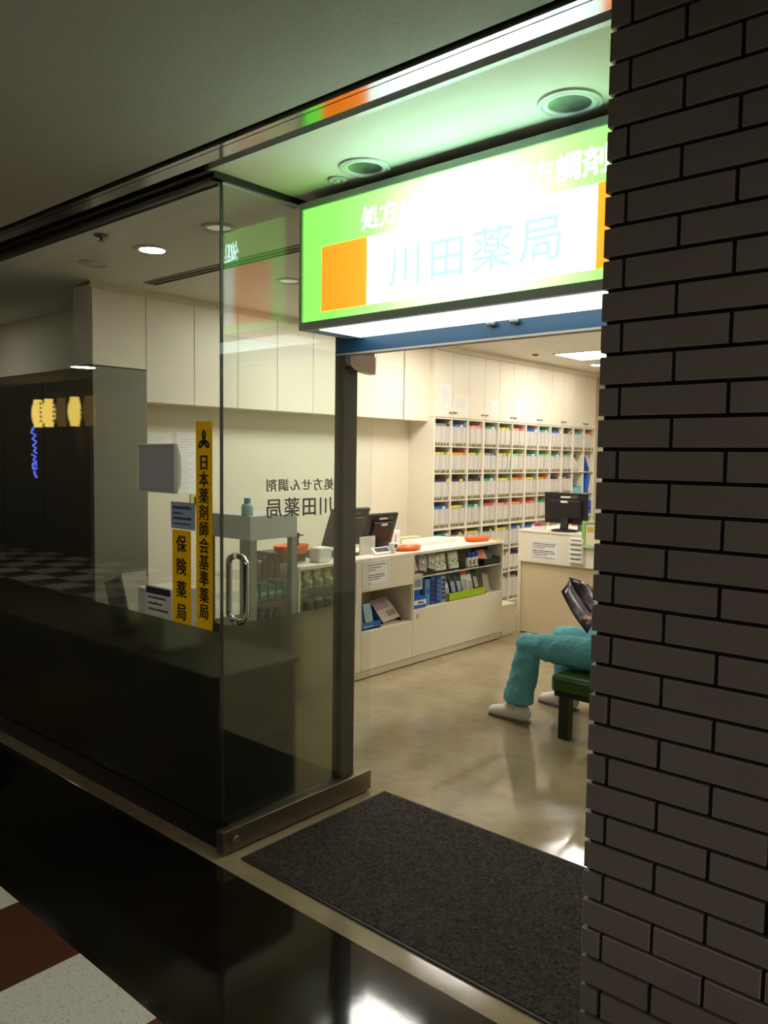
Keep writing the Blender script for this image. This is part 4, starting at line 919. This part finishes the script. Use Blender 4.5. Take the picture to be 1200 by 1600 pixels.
text('lettering', '保険薬局', (0.068, 0.345), (-2.704, GY-0.0016, 1.048), (1, 0, 0), (0, 0, 1), M_blacktxt, t, bold=0.012, vertical=True)
t = strip(-2.776, -2.612, 1.246, 1.355, 'small blue grey notice above the short yellow strip', 'window_notice', mat('blue grey film', '#a9b2c2', 0.5), 'notice')
b = MB(); lines(b, (-2.694, GY-0.0012, 0), (1, 0, 0), (0, 0, 1), (0, -1, 0), 0.135, [(1.326, .95, .014), (1.306, .5, .008), (1.284, .95, .011), (1.264, .9, .007)], None, .0005, 11); b.build('printing', mat('navy print', '#2c3f86', 0.6), t)
t = strip(-2.968, -2.779, 0.866, 0.992, 'white notice with dark blue heading at the lower window edge', 'window_notice', mat('white notice film', '#d6d3d0', 0.6), 'notice')
MB().box(-2.962, -2.785, GY-0.0018, GY-0.0012, 0.958, 0.986).build('heading_band', mat('navy band', '#1a2150', 0.5), t)
b = MB(); lines(b, (-2.874, GY-0.0012, 0), (1, 0, 0), (0, 0, 1), (0, -1, 0), 0.15, [(0.938, .9, .010), (0.913, .7, .010), (0.888, 1., .010)], None, .0005, 12); b.build('printing', M_ink, t)
t = thing('leaflet_holder', (-2.9, YG+0.03, 1.49), 'clear holder with grey sheets stuck behind the front window', 'leaflet holder')
b = MB(); b.box(-3.030, -2.775, YG+0.006, YG+0.012, 1.392, 1.583); b.build('sheet', mat('grey back sheet', '#8a8790', 0.5, var=0.08, scale=12), t)
b = MB()
for a in ((-3.040, -3.030, 1.385, 1.590), (-2.775, -2.762, 1.385, 1.590), (-3.03, -2.775, 1.583, 1.590), (-3.03, -2.775, 1.385, 1.392)): b.box(a[0], a[1], YG+0.0055, YG+0.014, a[2], a[3])
b.poly([(-2.762, YG+0.014, 1.385), (-2.762, YG+0.014, 1.590), (-2.752, YG+0.022, 1.54), (-2.750, YG+0.026, 1.48), (-2.752, YG+0.022, 1.42)], 0.002, (1, 0, 0))
b.build('holder', M_clearedge, t)

# ------------------------------------------------------------------ entrance mat
t = thing('entrance_mat', (-1.6, 2.28, 0), 'charcoal carpet mat lying in the shop doorway', 'mat')
mx0, mx1, my0, my1 = -2.333, -0.80, 1.865, 2.702
MB().box(mx0+0.012, mx1-0.012, my0+0.012, my1-0.012, 0.0008, 0.008).build('pile', M_mat, t)
b = MB()
for a in ((mx0, mx1, my0, my0+0.012), (mx0, mx1, my1-0.012, my1), (mx0, mx0+0.012, my0+0.012, my1-0.012), (mx1-0.012, mx1, my0+0.012, my1-0.012)): b.box(*a, 0.0005, 0.006)
b.build('rubber_border', mat('brown black rubber', '#2a221e', 0.6), t)

# ------------------------------------------------------------------ low step box and reception desk
tag(MB().box(-4.12, -3.69, 5.80, 6.02, 0.0, 0.27, bev=0.003).build('low_box', M_cream), 'low cream box in the gap between the counter and the reception desk', 'box')
DX0, DX1, DY = -3.70, -1.6, 6.05
dk = thing('reception_desk', (-2.65, 6.4, 0), 'cream reception desk with a deep front band, facing the entrance', 'desk')
MB().box(DX0, DX1, DY, 6.75, 0.64, 0.905, bev=0.003).build('front_band', M_cabinet, dk)
MB().box(DX0-0.004, DX1+0.004, DY-0.006, 6.76, 0.905, 0.92, bev=0.002).build('worktop', mat('cream counter top', '#f3ecdb', 0.3), dk)
MB().box(DX0+0.03, DX1-0.03, DY+0.025, 6.72, 0.012, 0.64).build('modesty_panel', mat('beige laminate', '#d9c7a2', 0.45, var=0.03), dk)
MB().box(DX0, DX0+0.028, DY+0.004, 6.74, 0.0, 0.64).build('side_panel', M_cream, dk)
MB().box(DX0+0.03, DX1-0.03, DY+0.03, 6.7, 0.0, 0.012).build('plinth', M_seam, dk)
t = thing('paper_notice', (-3.43, DY, 0.75), 'white framed paper notice on the front of the reception desk', 'notice')
MB().box(-3.585, -3.285, DY-0.0018, DY-0.0005, 0.668, 0.842).build('sheet', M_paper, t)
b = MB(); Y_ = DY-0.0018
for a in ((-3.565, -3.300, .682, .6835), (-3.565, -3.300, .826, .8275), (-3.565, -3.5635, .682, .8275), (-3.3015, -3.3, .682, .8275)): b.box(a[0], a[1], Y_-0.0006, Y_, a[2], a[3])
lines(b, (-3.432, Y_, 0), (1, 0, 0), (0, 0, 1), (0, -1, 0), 0.235, [(0.806, .95, .009), (0.789, .9, .008), (0.772, .5, .007), (0.745, .9, .009), (0.728, .95, .008), (0.711, .6, .007), (0.69, .9, .005)], None, 0.0005, 21)
b.build('printing', M_ink, t)
t = thing('drawer_organizer', (-3.12, DY, 0.75), 'small white leaflet rack with five tiers on the desk front', 'rack')
MB().box(-3.185, -3.060, DY-0.03, DY-0.001, 0.670, 0.885, bev=0.003).build('rack_body', M_white, t)
for i in range(5):
    z_ = 0.682 + i*0.040
    MB().box(-3.178, -3.067, DY-0.042, DY-0.0305, z_, z_+0.018).build('pocket', M_paper, t)
    b = MB(); b.box(-3.170, -3.075, DY-0.032, DY-0.0302, z_+0.020, z_+0.032); b.build('card_slot', mat('grey slot', '#8d897e', 0.7), t)
m_ = monitor((-3.33, 6.22, 0.92), 0.06, 'large black monitor seen from behind on the reception desk', 0.40, 0.27, 0.06, True, lift=0.065)
t = thing('pink_packets', (-3.50, 6.18, 0.92), 'pink and white packets left of the monitor foot on the desk', 'packet')
b = MB(); b.box(-0.06, 0.06, -0.03, 0.03, 0.001, 0.035, M=Matrix.Translation((-3.545, 6.13, 0.92)) @ Matrix.Rotation(0.4, 4, 'Z')); b.build('packet', M_white, t)
b = MB(); b.box(-0.035, 0.02, -0.022, 0.025, 0.036, 0.062, M=Matrix.Translation((-3.545, 6.13, 0.92)) @ Matrix.Rotation(0.5, 4, 'Z')); b.build('packet', mat('magenta carton', '#b83a6a', 0.5), t)
tag(MB().box(-3.26, -3.06, 6.30, 6.50, 0.921, 1.0, bev=0.004).build('desk_device', mat('light grey device', '#b9b7b4', 0.4)), 'light grey office device right of the monitor foot on the desk', 'device')
t = thing('picture_frame', (-2.98, 6.10, 0.92), 'light green picture frame on the reception desk beside the pillar', 'picture frame')
gmm = mat('light green frame', '#93c66a', 0.4)
fx0, fx1, fz0, fz1, fy = -3.075, -2.86, 0.825, 1.035, 6.035
b = MB()
for a in ((fx0, fx0+0.028, fz0, fz1), (fx1-0.028, fx1, fz0, fz1), (fx0+0.028, fx1-0.028, fz1-0.016, fz1), (fx0+0.028, fx1-0.028, fz0, fz0+0.012)): b.box(a[0], a[1], fy-0.012, fy+0.004, a[2], a[3])
b.build('frame', gmm, t)
MB().box(fx0+0.028, fx1-0.028, fy-0.004, fy+0.002, fz0+0.012, fz1-0.016).build('picture', mat('cream picture', '#e9e2c4', 0.5, var=0.08, scale=14), t)
MB().box(fx0+0.045, fx0+0.105, fy-0.0055, fy-0.004, fz0+0.12, fz0+0.165).build('picture_patch', mat('ochre patch', '#d8b04a', 0.6), t)
MB().box(fx0, fx1, fy-0.02, fy+0.01, fz0-0.006, fz0).build('ledge', M_white, t)
b = MB(); b.box(-3.06, -2.80, 6.10, 6.30, 0.921, 0.96, bev=0.004); tag(b.build('clear_tray', M_white), 'white tray behind the light green frame on the desk', 'tray')

# ------------------------------------------------------------------ bench
bx0, bx1, by0, by1 = -2.140, -1.66, 3.88, 5.35
t = thing('waiting_bench', (-1.9, 4.6, 0), 'dark green padded waiting bench with square dark legs', 'bench')
b = MB(); b.box(bx0, bx1, by0, by1, 0.262, 0.358, bev=0.022)
M_green = mat('dark green vinyl', '#2f4f1c', 0.35, var=0.08, scale=10, bump=0.05, bscale=200)
b.build('seat_cushion', M_green, t)
b = MB()
for z_ in (0.340,): 
    q_ = 0.02; e_ = 0.0005; pts = [(bx0-e_, by0+q_, z_-.006), (bx0+q_*.3, by0+q_*.3, z_-.006), (bx0+q_, by0-e_, z_-.006), (bx1-q_, by0-e_, z_-.006), (bx1-q_*.3, by0+q_*.3, z_-.006), (bx1+e_, by0+q_, z_-.006), (bx1+e_, by1-q_, z_-.006), (bx1-q_*.3, by1-q_*.3, z_-.006), (bx1-q_, by1+e_, z_-.006), (bx0+q_, by1+e_, z_-.006), (bx0+q_*.3, by1-q_*.3, z_-.006), (bx0-e_, by1-q_, z_-.006), (bx0-e_, by0+q_, z_-.006)]
    for a, c in zip(pts, pts[1:]): b.cyl(a, c, 0.0035, 8)
b.build('piping', mat('deep green piping', '#24401a', 0.4), t)
MB().box(bx0+0.015, bx1-0.015, by0+0.015, by1-0.015, 0.235, 0.262).build('frame', M_dark, t)
for x_ in (bx0+0.045, bx1-0.105):
    for y_ in (by0+0.01, by1-0.07): MB().box(x_, x_+0.06, y_, y_+0.06, 0.0, 0.235, bev=0.004).build('leg', mat('dark green brown leg', '#1d2016', 0.45), t)
t = tag(MB().lathe([(0.05, 0.001), (0.052, 0.006), (0.03, 0.012), (0.012, 0.02), (0.012, 0.14)], (-1.80, 4.05, 0), 24).build('table_foot', M_chrome), 'round chrome foot on the floor under the bench beside the pillar', 'stand')

# ------------------------------------------------------------------ seated person
def fuse(name, mb, m, parent, voxel=0.007, smooth=6, dispf=None):
    me = D.meshes.new(name); bmesh.ops.recalc_face_normals(mb.bm, faces=mb.bm.faces[:]); mb.bm.to_mesh(me); mb.bm.free()
    o = D.objects.new(name, me); COL.objects.link(o)
    r = o.modifiers.new('r', 'REMESH'); r.mode = 'VOXEL'; r.voxel_size = voxel
    s_ = o.modifiers.new('s', 'SMOOTH'); s_.iterations = smooth; s_.factor = 0.5
    me2 = eval_mesh(o); D.objects.remove(o, do_unlink=True); D.meshes.remove(me)
    if dispf:
        ns = [v.normal.copy() for v in me2.vertices]
        for v, n_ in zip(me2.vertices, ns): v.co = v.co + n_ * dispf(v.co)
    me2.name = name; me2.materials.clear(); me2.materials.append(m)
    for p_ in me2.polygons: p_.use_smooth = True
    o = D.objects.new(name, me2); COL.objects.link(o); o.parent = parent
    me2.transform(Matrix.Translation(-Vector(parent.location))); return o
pr = thing('person', (-1.86, 4.17, 0), 'person in teal scrubs and white shoes sitting on the green bench reading a magazine', 'person')
hipL, kneeL, ankL = Vector((-1.90, 4.08, 0.445)), Vector((-2.365, 4.00, 0.462)), Vector((-2.40, 3.985, 0.10))
hipR, kneeR, ankR = Vector((-1.90, 4.27, 0.445)), Vector((-2.330, 4.36, 0.458)), Vector((-2.305, 4.40, 0.10))
pel = Vector((-1.86, 4.175, 0.46)); chest = Vector((-1.80, 4.175, 0.78)); nk = Vector((-1.815, 4.175, 0.945)); hd_c = Vector((-1.875, 4.175, 1.075))
M_skin = mat('brown skin', '#9b6a4a', 0.5, var=0.05, scale=15)
b = MB()
b.loft([pel+Vector((0, 0, -0.08)), pel, (-1.83, 4.175, 0.60), chest, (-1.80, 4.175, 0.89), nk], [(0.13, 0.16), (0.12, 0.165), (0.105, 0.14), (0.115, 0.17), (0.08, 0.15), (0.055, 0.06)], 20, up=(1, 0, 0))
b.loft([nk-Vector((0, 0, .04)), nk, hd_c-Vector((-0.01, 0, 0.06))], [0.058, 0.052, 0.055], 16)
b.ball(hd_c, 0.10, n=24, sc=(0.95, 0.78, 1.15)); b.ball(hd_c+Vector((-0.03, 0, -0.06)), 0.062, n=18, sc=(1, 0.85, 0.9))
b.loft([hd_c+Vector((-0.088, 0, 0.02)), hd_c+Vector((-0.108, 0, -0.012)), hd_c+Vector((-0.096, 0, -0.024))], [0.008, 0.015, 0.012], 10)
b.ball(hd_c+Vector((-0.088, 0, -0.052)), 0.02, n=12, sc=(0.5, 1.1, 0.4))
for s_ in (-1, 1): b.ball(hd_c+Vector((0.0, s_*0.078, -0.01)), 0.028, n=14, sc=(0.6, 0.35, 1.0))
for h_, k_, a_ in ((hipL, kneeL, ankL), (hipR, kneeR, ankR)):
    b.loft([pel.lerp(h_, .6), h_, h_.lerp(k_, .5), k_], [0.085, 0.078, 0.068, 0.052], 16); b.ball(k_, 0.052, n=14)
    b.loft([k_, k_.lerp(a_, .3), k_.lerp(a_, .75), a_, a_-Vector((0, 0, 0.05))], [0.05, 0.052, 0.036, 0.030, 0.03], 14)
armL = [Vector((-1.80, 4.015, 0.885)), Vector((-1.73, 3.965, 0.635)), Vector((-1.945, 4.035, 0.655))]
armR = [Vector((-1.80, 4.335, 0.885)), Vector((-1.73, 4.405, 0.635)), Vector((-1.955, 4.435, 0.655))]
for (s_, e_, w_), sd in ((armL, -1), (armR, 1)):
    b.loft([s_+Vector((0, -sd*0.05, 0)), s_, s_.lerp(e_, .5), e_], [0.05, 0.050, 0.044, 0.036], 14); b.ball(e_, 0.037, n=12)
    b.loft([e_, e_.lerp(w_, .35), w_], [0.037, 0.037, 0.025], 14)
    # hand: palm, four curled fingers, thumb above the page
    d = (w_ - e_).normalized(); dn = Vector((-0.55, 0, -0.83))
    palm = w_ + d*0.045; b.loft([w_, w_+d*0.03, w_+d*0.075], [(0.02, 0.025), (0.015, 0.037), (0.013, 0.038)], 12, up=(0, 0, 1))
    side = Vector((0, -sd, 0))
    for q in range(4):
        st = w_ + d*(0.062) + Vector((0, 0, 1)).cross(d).normalized()*(0.027-0.018*q)
        ln = (0.9, 1.0, 0.95, 0.75)[q]
        b.loft([st, st+d*0.03*ln+Vector((0, 0, -0.004)), st+d*0.05*ln+side*0.010+Vector((0, 0, -0.018)), st+d*0.05*ln+side*0.022+Vector((0, 0, -0.036*ln))], [0.0095, 0.009, 0.0085, 0.0075], 8)
    tb = w_ + d*0.022 + Vector((0, 0, 0.012))
    b.loft([tb, tb+d*0.025+side*0.018+Vector((0, 0, 0.014)), tb+d*0.052+side*0.030+Vector((0, 0, 0.010))], [0.012, 0.011, 0.009], 8)
body = fuse('body', b, M_skin, pr, 0.0045, 4)
M_scrub = mat('teal scrubs cloth', '#62aab2', 0.85, var=0.08, scale=12, bump=0.25, bscale=60)
def wr(amp):
    def f(co):
        n1 = noise.noise(Vector((co.x*8, co.y*8, co.z*8))); n2 = 1-2*abs(noise.noise(Vector((co.x*13+co.z*9, co.y*6+4, co.z*12-co.x*7)))); n3 = 1-2*abs(noise.noise(Vector((co.x*24-co.z*14, co.y*14, co.z*20+co.x*6+2))))
        return amp*(n1*0.9 + n2*0.75 + n3*0.3 - 0.5)
    return f
b = MB()
b.loft([pel+Vector((0.03, 0, -0.085)), pel+Vector((0.01, 0, -0.02)), pel+Vector((0.02, 0, 0.12))], [(0.135, 0.17), (0.15, 0.185), (0.13, 0.165)], 22, up=(1, 0, 0))
for h_, k_, a_, sd in ((hipL, kneeL, ankL, -1), (hipR, kneeR, ankR, 1)):
    b.loft([pel.lerp(h_, .3)+Vector((0.02, 0, 0)), h_+Vector((0, 0, 0.005)), h_.lerp(k_, .5)+Vector((0, 0, 0.004)), k_.lerp(h_, 0.15)+Vector((0, 0, 0.002)), k_+Vector((-0.02, 0, 0.0))], [(0.100, 0.105), (0.100, 0.10), (0.088, 0.086), (0.074, 0.076), (0.066, 0.068)], 20)
    b.ball(k_+Vector((0.004, 0, -0.006)), 0.073, n=18, sc=(1, 1, 1.0))
    c_ = a_ + Vector((-0.012, 0, 0.02))
    b.loft([k_+Vector((0.005, 0, 0.02)), k_.lerp(c_, .25)+Vector((0.012, 0, 0)), k_.lerp(c_, .6)+Vector((0.008, 0, 0)), c_+Vector((0, 0, 0.04)), c_], [(0.068, 0.069), (0.076, 0.07), (0.082, 0.072), (0.093, 0.076), (0.099, 0.078)], 22, up=(1, 0, 0))
fuse('scrub_trousers', b, M_scrub, pr, 0.006, 2, wr(0.0075))
b = MB()
b.loft([pel+Vector((0.02, 0, -0.06)), pel+Vector((0.02, 0, 0.06)), (-1.815, 4.175, 0.62), chest, (-1.80, 4.175, 0.90), nk-Vector((0, 0, .02))], [(0.16, 0.195), (0.15, 0.19), (0.13, 0.165), (0.135, 0.19), (0.10, 0.17), (0.07, 0.08)], 24, up=(1, 0, 0))
for (s_, e_, w_), sd in ((armL, -1), (armR, 1)):
    b.loft([s_+Vector((0, -sd*0.07, 0)), s_, s_.lerp(e_, .5), s_.lerp(e_, .72)], [0.065, 0.066, 0.062, 0.066], 16)
fuse('scrub_top', b, M_scrub, pr, 0.007, 3, wr(0.006))
# hair, eyes
b = MB(); b.ball(hd_c+Vector((0.012, 0, 0.022)), 0.108, n=28, sc=(0.95, 0.80, 1.08))
bmesh.ops.delete(b.bm, geom=[v for v in b.bm.verts if (v.co.x < hd_c.x-0.045 and v.co.z < hd_c.z+0.06) or v.co.z < hd_c.z-0.05], context='VERTS')
b.build('hair', mat('black hair', '#15110f', 0.5, var=0.3, scale=60), pr)
b = MB()
for s_ in (-1, 1): b.ball(hd_c+Vector((-0.083, s_*0.030, 0.015)), 0.011, n=10)
b.build('eyes', mat('dark eye', '#1a1512', 0.2), pr)
def shoe(a_, label_dir, nm):
    d = Vector((label_dir[0], label_dir[1], 0)).normalized(); s2 = Vector((-d.y, d.x, 0))
    heel = Vector((a_.x, a_.y, 0)) - d*0.07
    b = MB()
    P_ = lambda f, z_: heel + d*f + Vector((0, 0, z_))
    b.loft([P_(0.0, 0.045), P_(0.03, 0.055), P_(0.09, 0.058), P_(0.15, 0.046), P_(0.21, 0.036), P_(0.262, 0.028), P_(0.282, 0.024)], [(0.026, 0.020), (0.052, 0.036), (0.056, 0.041), (0.046, 0.046), (0.036, 0.048), (0.028, 0.040), (0.014, 0.020)], 22, up=(0, 0, 1))
    b.loft([P_(0.055, 0.05), P_(0.055, 0.10)], [0.044, 0.040], 16)
    o = fuse('shoe', b, mat('white leather', '#dcd6cb', 0.45, var=0.04), pr, 0.0045, 4)
    b = MB(); n = 28; ring = []
    prof = [(0.0, 0.02), (0.02, 0.034), (0.09, 0.040), (0.16, 0.046), (0.22, 0.046), (0.265, 0.036), (0.286, 0.014)]
    L1 = [P_(f, 0.0) + s2*w_ for f, w_ in prof] + [P_(f, 0.0) - s2*w_ for f, w_ in prof[::-1]]
    b.poly(L1, 0.011, (0, 0, 1)); so = b.build('sole', mat('grey rubber sole', '#6f675c', 0.7), o)
    so.parent = o
    b = MB()
    for f in (0.11, 0.13, 0.15): b.loft([P_(f, 0.096-f*0.22) + s2*0.026 + Vector((0, 0, 0.0)), P_(f, 0.118-f*0.22), P_(f, 0.096-f*0.22) - s2*0.026], [0.003]*3, 8)
    b.build('laces', mat('grey laces', '#b5ada2', 0.7), o)
    return o
shoe(ankL, (-1.0, 0.05), 'a'); shoe(ankR, (-1.0, 0.12), 'b')
# magazine
mg = thing('magazine', (-2.2, 4.18, 0.62), 'open dark covered magazine held by the seated person', 'magazine')
MAG = {-1: (Vector((-2.190, 4.06, 0.791)), Vector((-2.020, 4.06, 0.573)), Vector((-2.244, 4.25, 0.846)), Vector((-2.086, 4.25, 0.640))),
       1: (Vector((-2.155, 4.42, 0.745)), Vector((-2.000, 4.42, 0.555)), Vector((-2.244, 4.25, 0.846)), Vector((-2.086, 4.25, 0.640)))}
nr = Vector((-0.79, 0, -0.61))
def page(side):
    A_, B_, C_, D_ = MAG[side]
    def f(u, v):     # u along the page height, v from the spine to the outer edge
        p_ = C_.lerp(D_, u).lerp(A_.lerp(B_, u), v)
        return p_ - nr*(0.022*math.sin(v*math.pi)) + nr*0.012*math.sin(u*math.pi)
    return f
def mag_mat():
    m = mat('dark magazine cover', '#241f2a', 0.25, var=0.3, scale=10); nt = m.node_tree; b_ = nt.nodes['Principled BSDF']
    tc = nt.nodes.new('ShaderNodeTexCoord'); n_ = nt.nodes.new('ShaderNodeTexNoise'); n_.inputs['Scale'].default_value = 9; n_.inputs['Detail'].default_value = 3
    nt.links.new(tc.outputs['Object'], n_.inputs['Vector']); cr = nt.nodes.new('ShaderNodeValToRGB'); e = cr.color_ramp.elements
    e[0].position = 0.42; e[0].color = hexc('#1c1820'); e[1].position = 0.72; e[1].color = hexc('#8d8486'); x = e.new(0.58); x.color = hexc('#4a3d4c')
    nt.links.new(n_.outputs['Fac'], cr.inputs['Fac']); nt.links.new(cr.outputs['Color'], b_.inputs['Base Color']); return m
for sd in (-1, 1):
    b = MB(); b.grid(page(sd), 8, 12); o = b.build('cover', mag_mat(), mg); s_ = o.modifiers.new('thick', 'SOLIDIFY'); s_.thickness = 0.0012
    b = MB(); fn = page(sd); b.grid(lambda u, v: fn(0.01+0.98*u, v*0.97) - nr*0.003, 8, 12); o = b.build('pages', mag_mat(), mg); s_ = o.modifiers.new('thick', 'SOLIDIFY'); s_.thickness = 0.003

# ------------------------------------------------------------------ across the corridor (seen mirrored in the glass)
M_lan = emis('lit paper lantern', (1.0, 0.68, 0.14), 6.0)
b = MB(); b.box(-12.3, -9.4, -2.5, -2.0, 2.42, ZC); struct(b.build('trim_12', mat('brown lintel', '#4a3820', 0.6)), 'wooden lintel above the lanterns')
for i, x_ in enumerate((-12.05, -11.70, -11.30, -10.92, -10.50)):
    lit = i not in (2, 4)
    t = thing('paper_lantern', (x_, -2.0, 2.13), 'yellow paper lantern hanging across the corridor, ' + ['first', 'second', 'third', 'fourth', 'fifth'][i] + ' of the row mirrored in the window', 'lantern', 'paper lanterns mirrored in the window')
    prof = []
    for k in range(0, 25):
        f = k/24; r = 0.092*(math.sin(math.pi*min(max(f, .10), .90)))**0.35; r *= 1 + 0.03*math.cos(k*math.pi)
        prof.append((r, -0.21+0.42*f))
    MB().lathe(prof, (x_, -1.98, 2.13), 24).build('shade', M_lan if lit else emis('dim paper lantern', (1.0, 0.6, 0.15), 0.5), t)
    MB().lathe([(0.07, 0.208), (0.07, 0.225)], (x_, -1.98, 2.13), 20).build('top_ring', M_black, t)
    MB().cyl((x_, -1.98, 2.35), (x_, -1.98, 2.42), 0.004, 6).build('cord', M_black, t)
    b = MB()
    for q in range(5): b.box(x_-0.025+0.01*(q % 2), x_+0.03, -1.858, -1.850, 1.99+0.065*q, 2.01+0.065*q); b.box(x_-0.006, x_+0.006, -1.858, -1.850, 1.98+0.065*q, 2.03+0.065*q)
    b.build('brush_marks', M_blacktxt, t)
t = thing('neon_sign', (-12.2, -1.96, 1.75), 'vertical blue neon lettering mirrored at the left of the window', 'neon sign')
b = MB(); pts = []
rr = random.Random(4)
for seg in ([(0, 2.08), (-.06, 2.0), (.05, 1.96), (-.03, 1.90), (.06, 1.86)], [(.05, 1.84), (-.02, 1.80), (.05, 1.76), (.0, 1.72), (.06, 1.68)], [(-.05, 1.66), (.04, 1.63), (-.02, 1.58), (.05, 1.55)], [(-.03, 1.52), (-.03, 1.44), (.05, 1.44), (.05, 1.52), (-.02, 1.53)], [(0, 1.41), (.02, 1.34), (.06, 1.31)]):
    b.loft([(-12.19+x_*1.4, -1.97, z_-0.16) for x_, z_ in seg], [0.011]*len(seg), 8)
b.build('tube', emis('blue neon', (0.12, 0.16, 1.0), 9.0), t)
MB().box(-12.28, -12.15, -2.0, -1.985, 1.10, 1.90).build('backboard', M_dark, t)
for i, (x_, w_) in enumerate(((-11.75, 0.25), (-11.3, 0.2), (-10.8, .3))):
    b = MB(); b.box(x_-w_/2, x_+w_/2, -2.5, -2.49, 1.5, 1.95); tag(b.build('menu_board', mat('faded menu board', '#6d5c44', 0.6, var=0.4, scale=8)), ['left', 'middle', 'right'][i] + ' menu board on the dark wooden front across the corridor', 'board')
b = MB(); b.box(-12.2, -10.4, -2.45, -2.1, 0.0, 1.15); tag(b.build('restaurant_counter', mat('brown counter wood', '#3b2a1a', 0.5, var=0.2)), 'brown wooden counter across the corridor', 'counter')
for i, (x_, y_) in enumerate(((-9.2, -1.2), (-4.6, -1.9), (-0.9, -2.0), (1.2, -1.7), (3.4, -1.4))):  # lights invented behind the camera to brighten the pillar and corridor
    t = thing('added_corridor_light', (x_, y_, ZC), ['far left', 'left', 'middle', 'right', 'far right'][i] + ' added warm round light in the corridor ceiling, unseen', 'ceiling light', 'added warm lights in the corridor')
    b = MB(); b.lathe([(0.001, -0.006), (0.14, -0.006), (0.14, -0.002)], (x_, y_, ZC), 30); b.build('lens', M_corr_fill, t)
    b = MB(); bm = b.bm; n = 30; rg = [[bm.verts.new((x_+q*math.cos(2*math.pi*j/n), y_+q*math.sin(2*math.pi*j/n), ZC+z_)) for j in range(n)] for q, z_ in ((0.14, -0.002), (0.145, -0.008), (0.165, -0.007), (0.168, 0))]
    for A_, B_ in zip(rg, rg[1:]):
        for j in range(n): bm.faces.new((A_[j], A_[(j+1) % n], B_[(j+1) % n], B_[j]))
    b.build('rim', M_white, t)
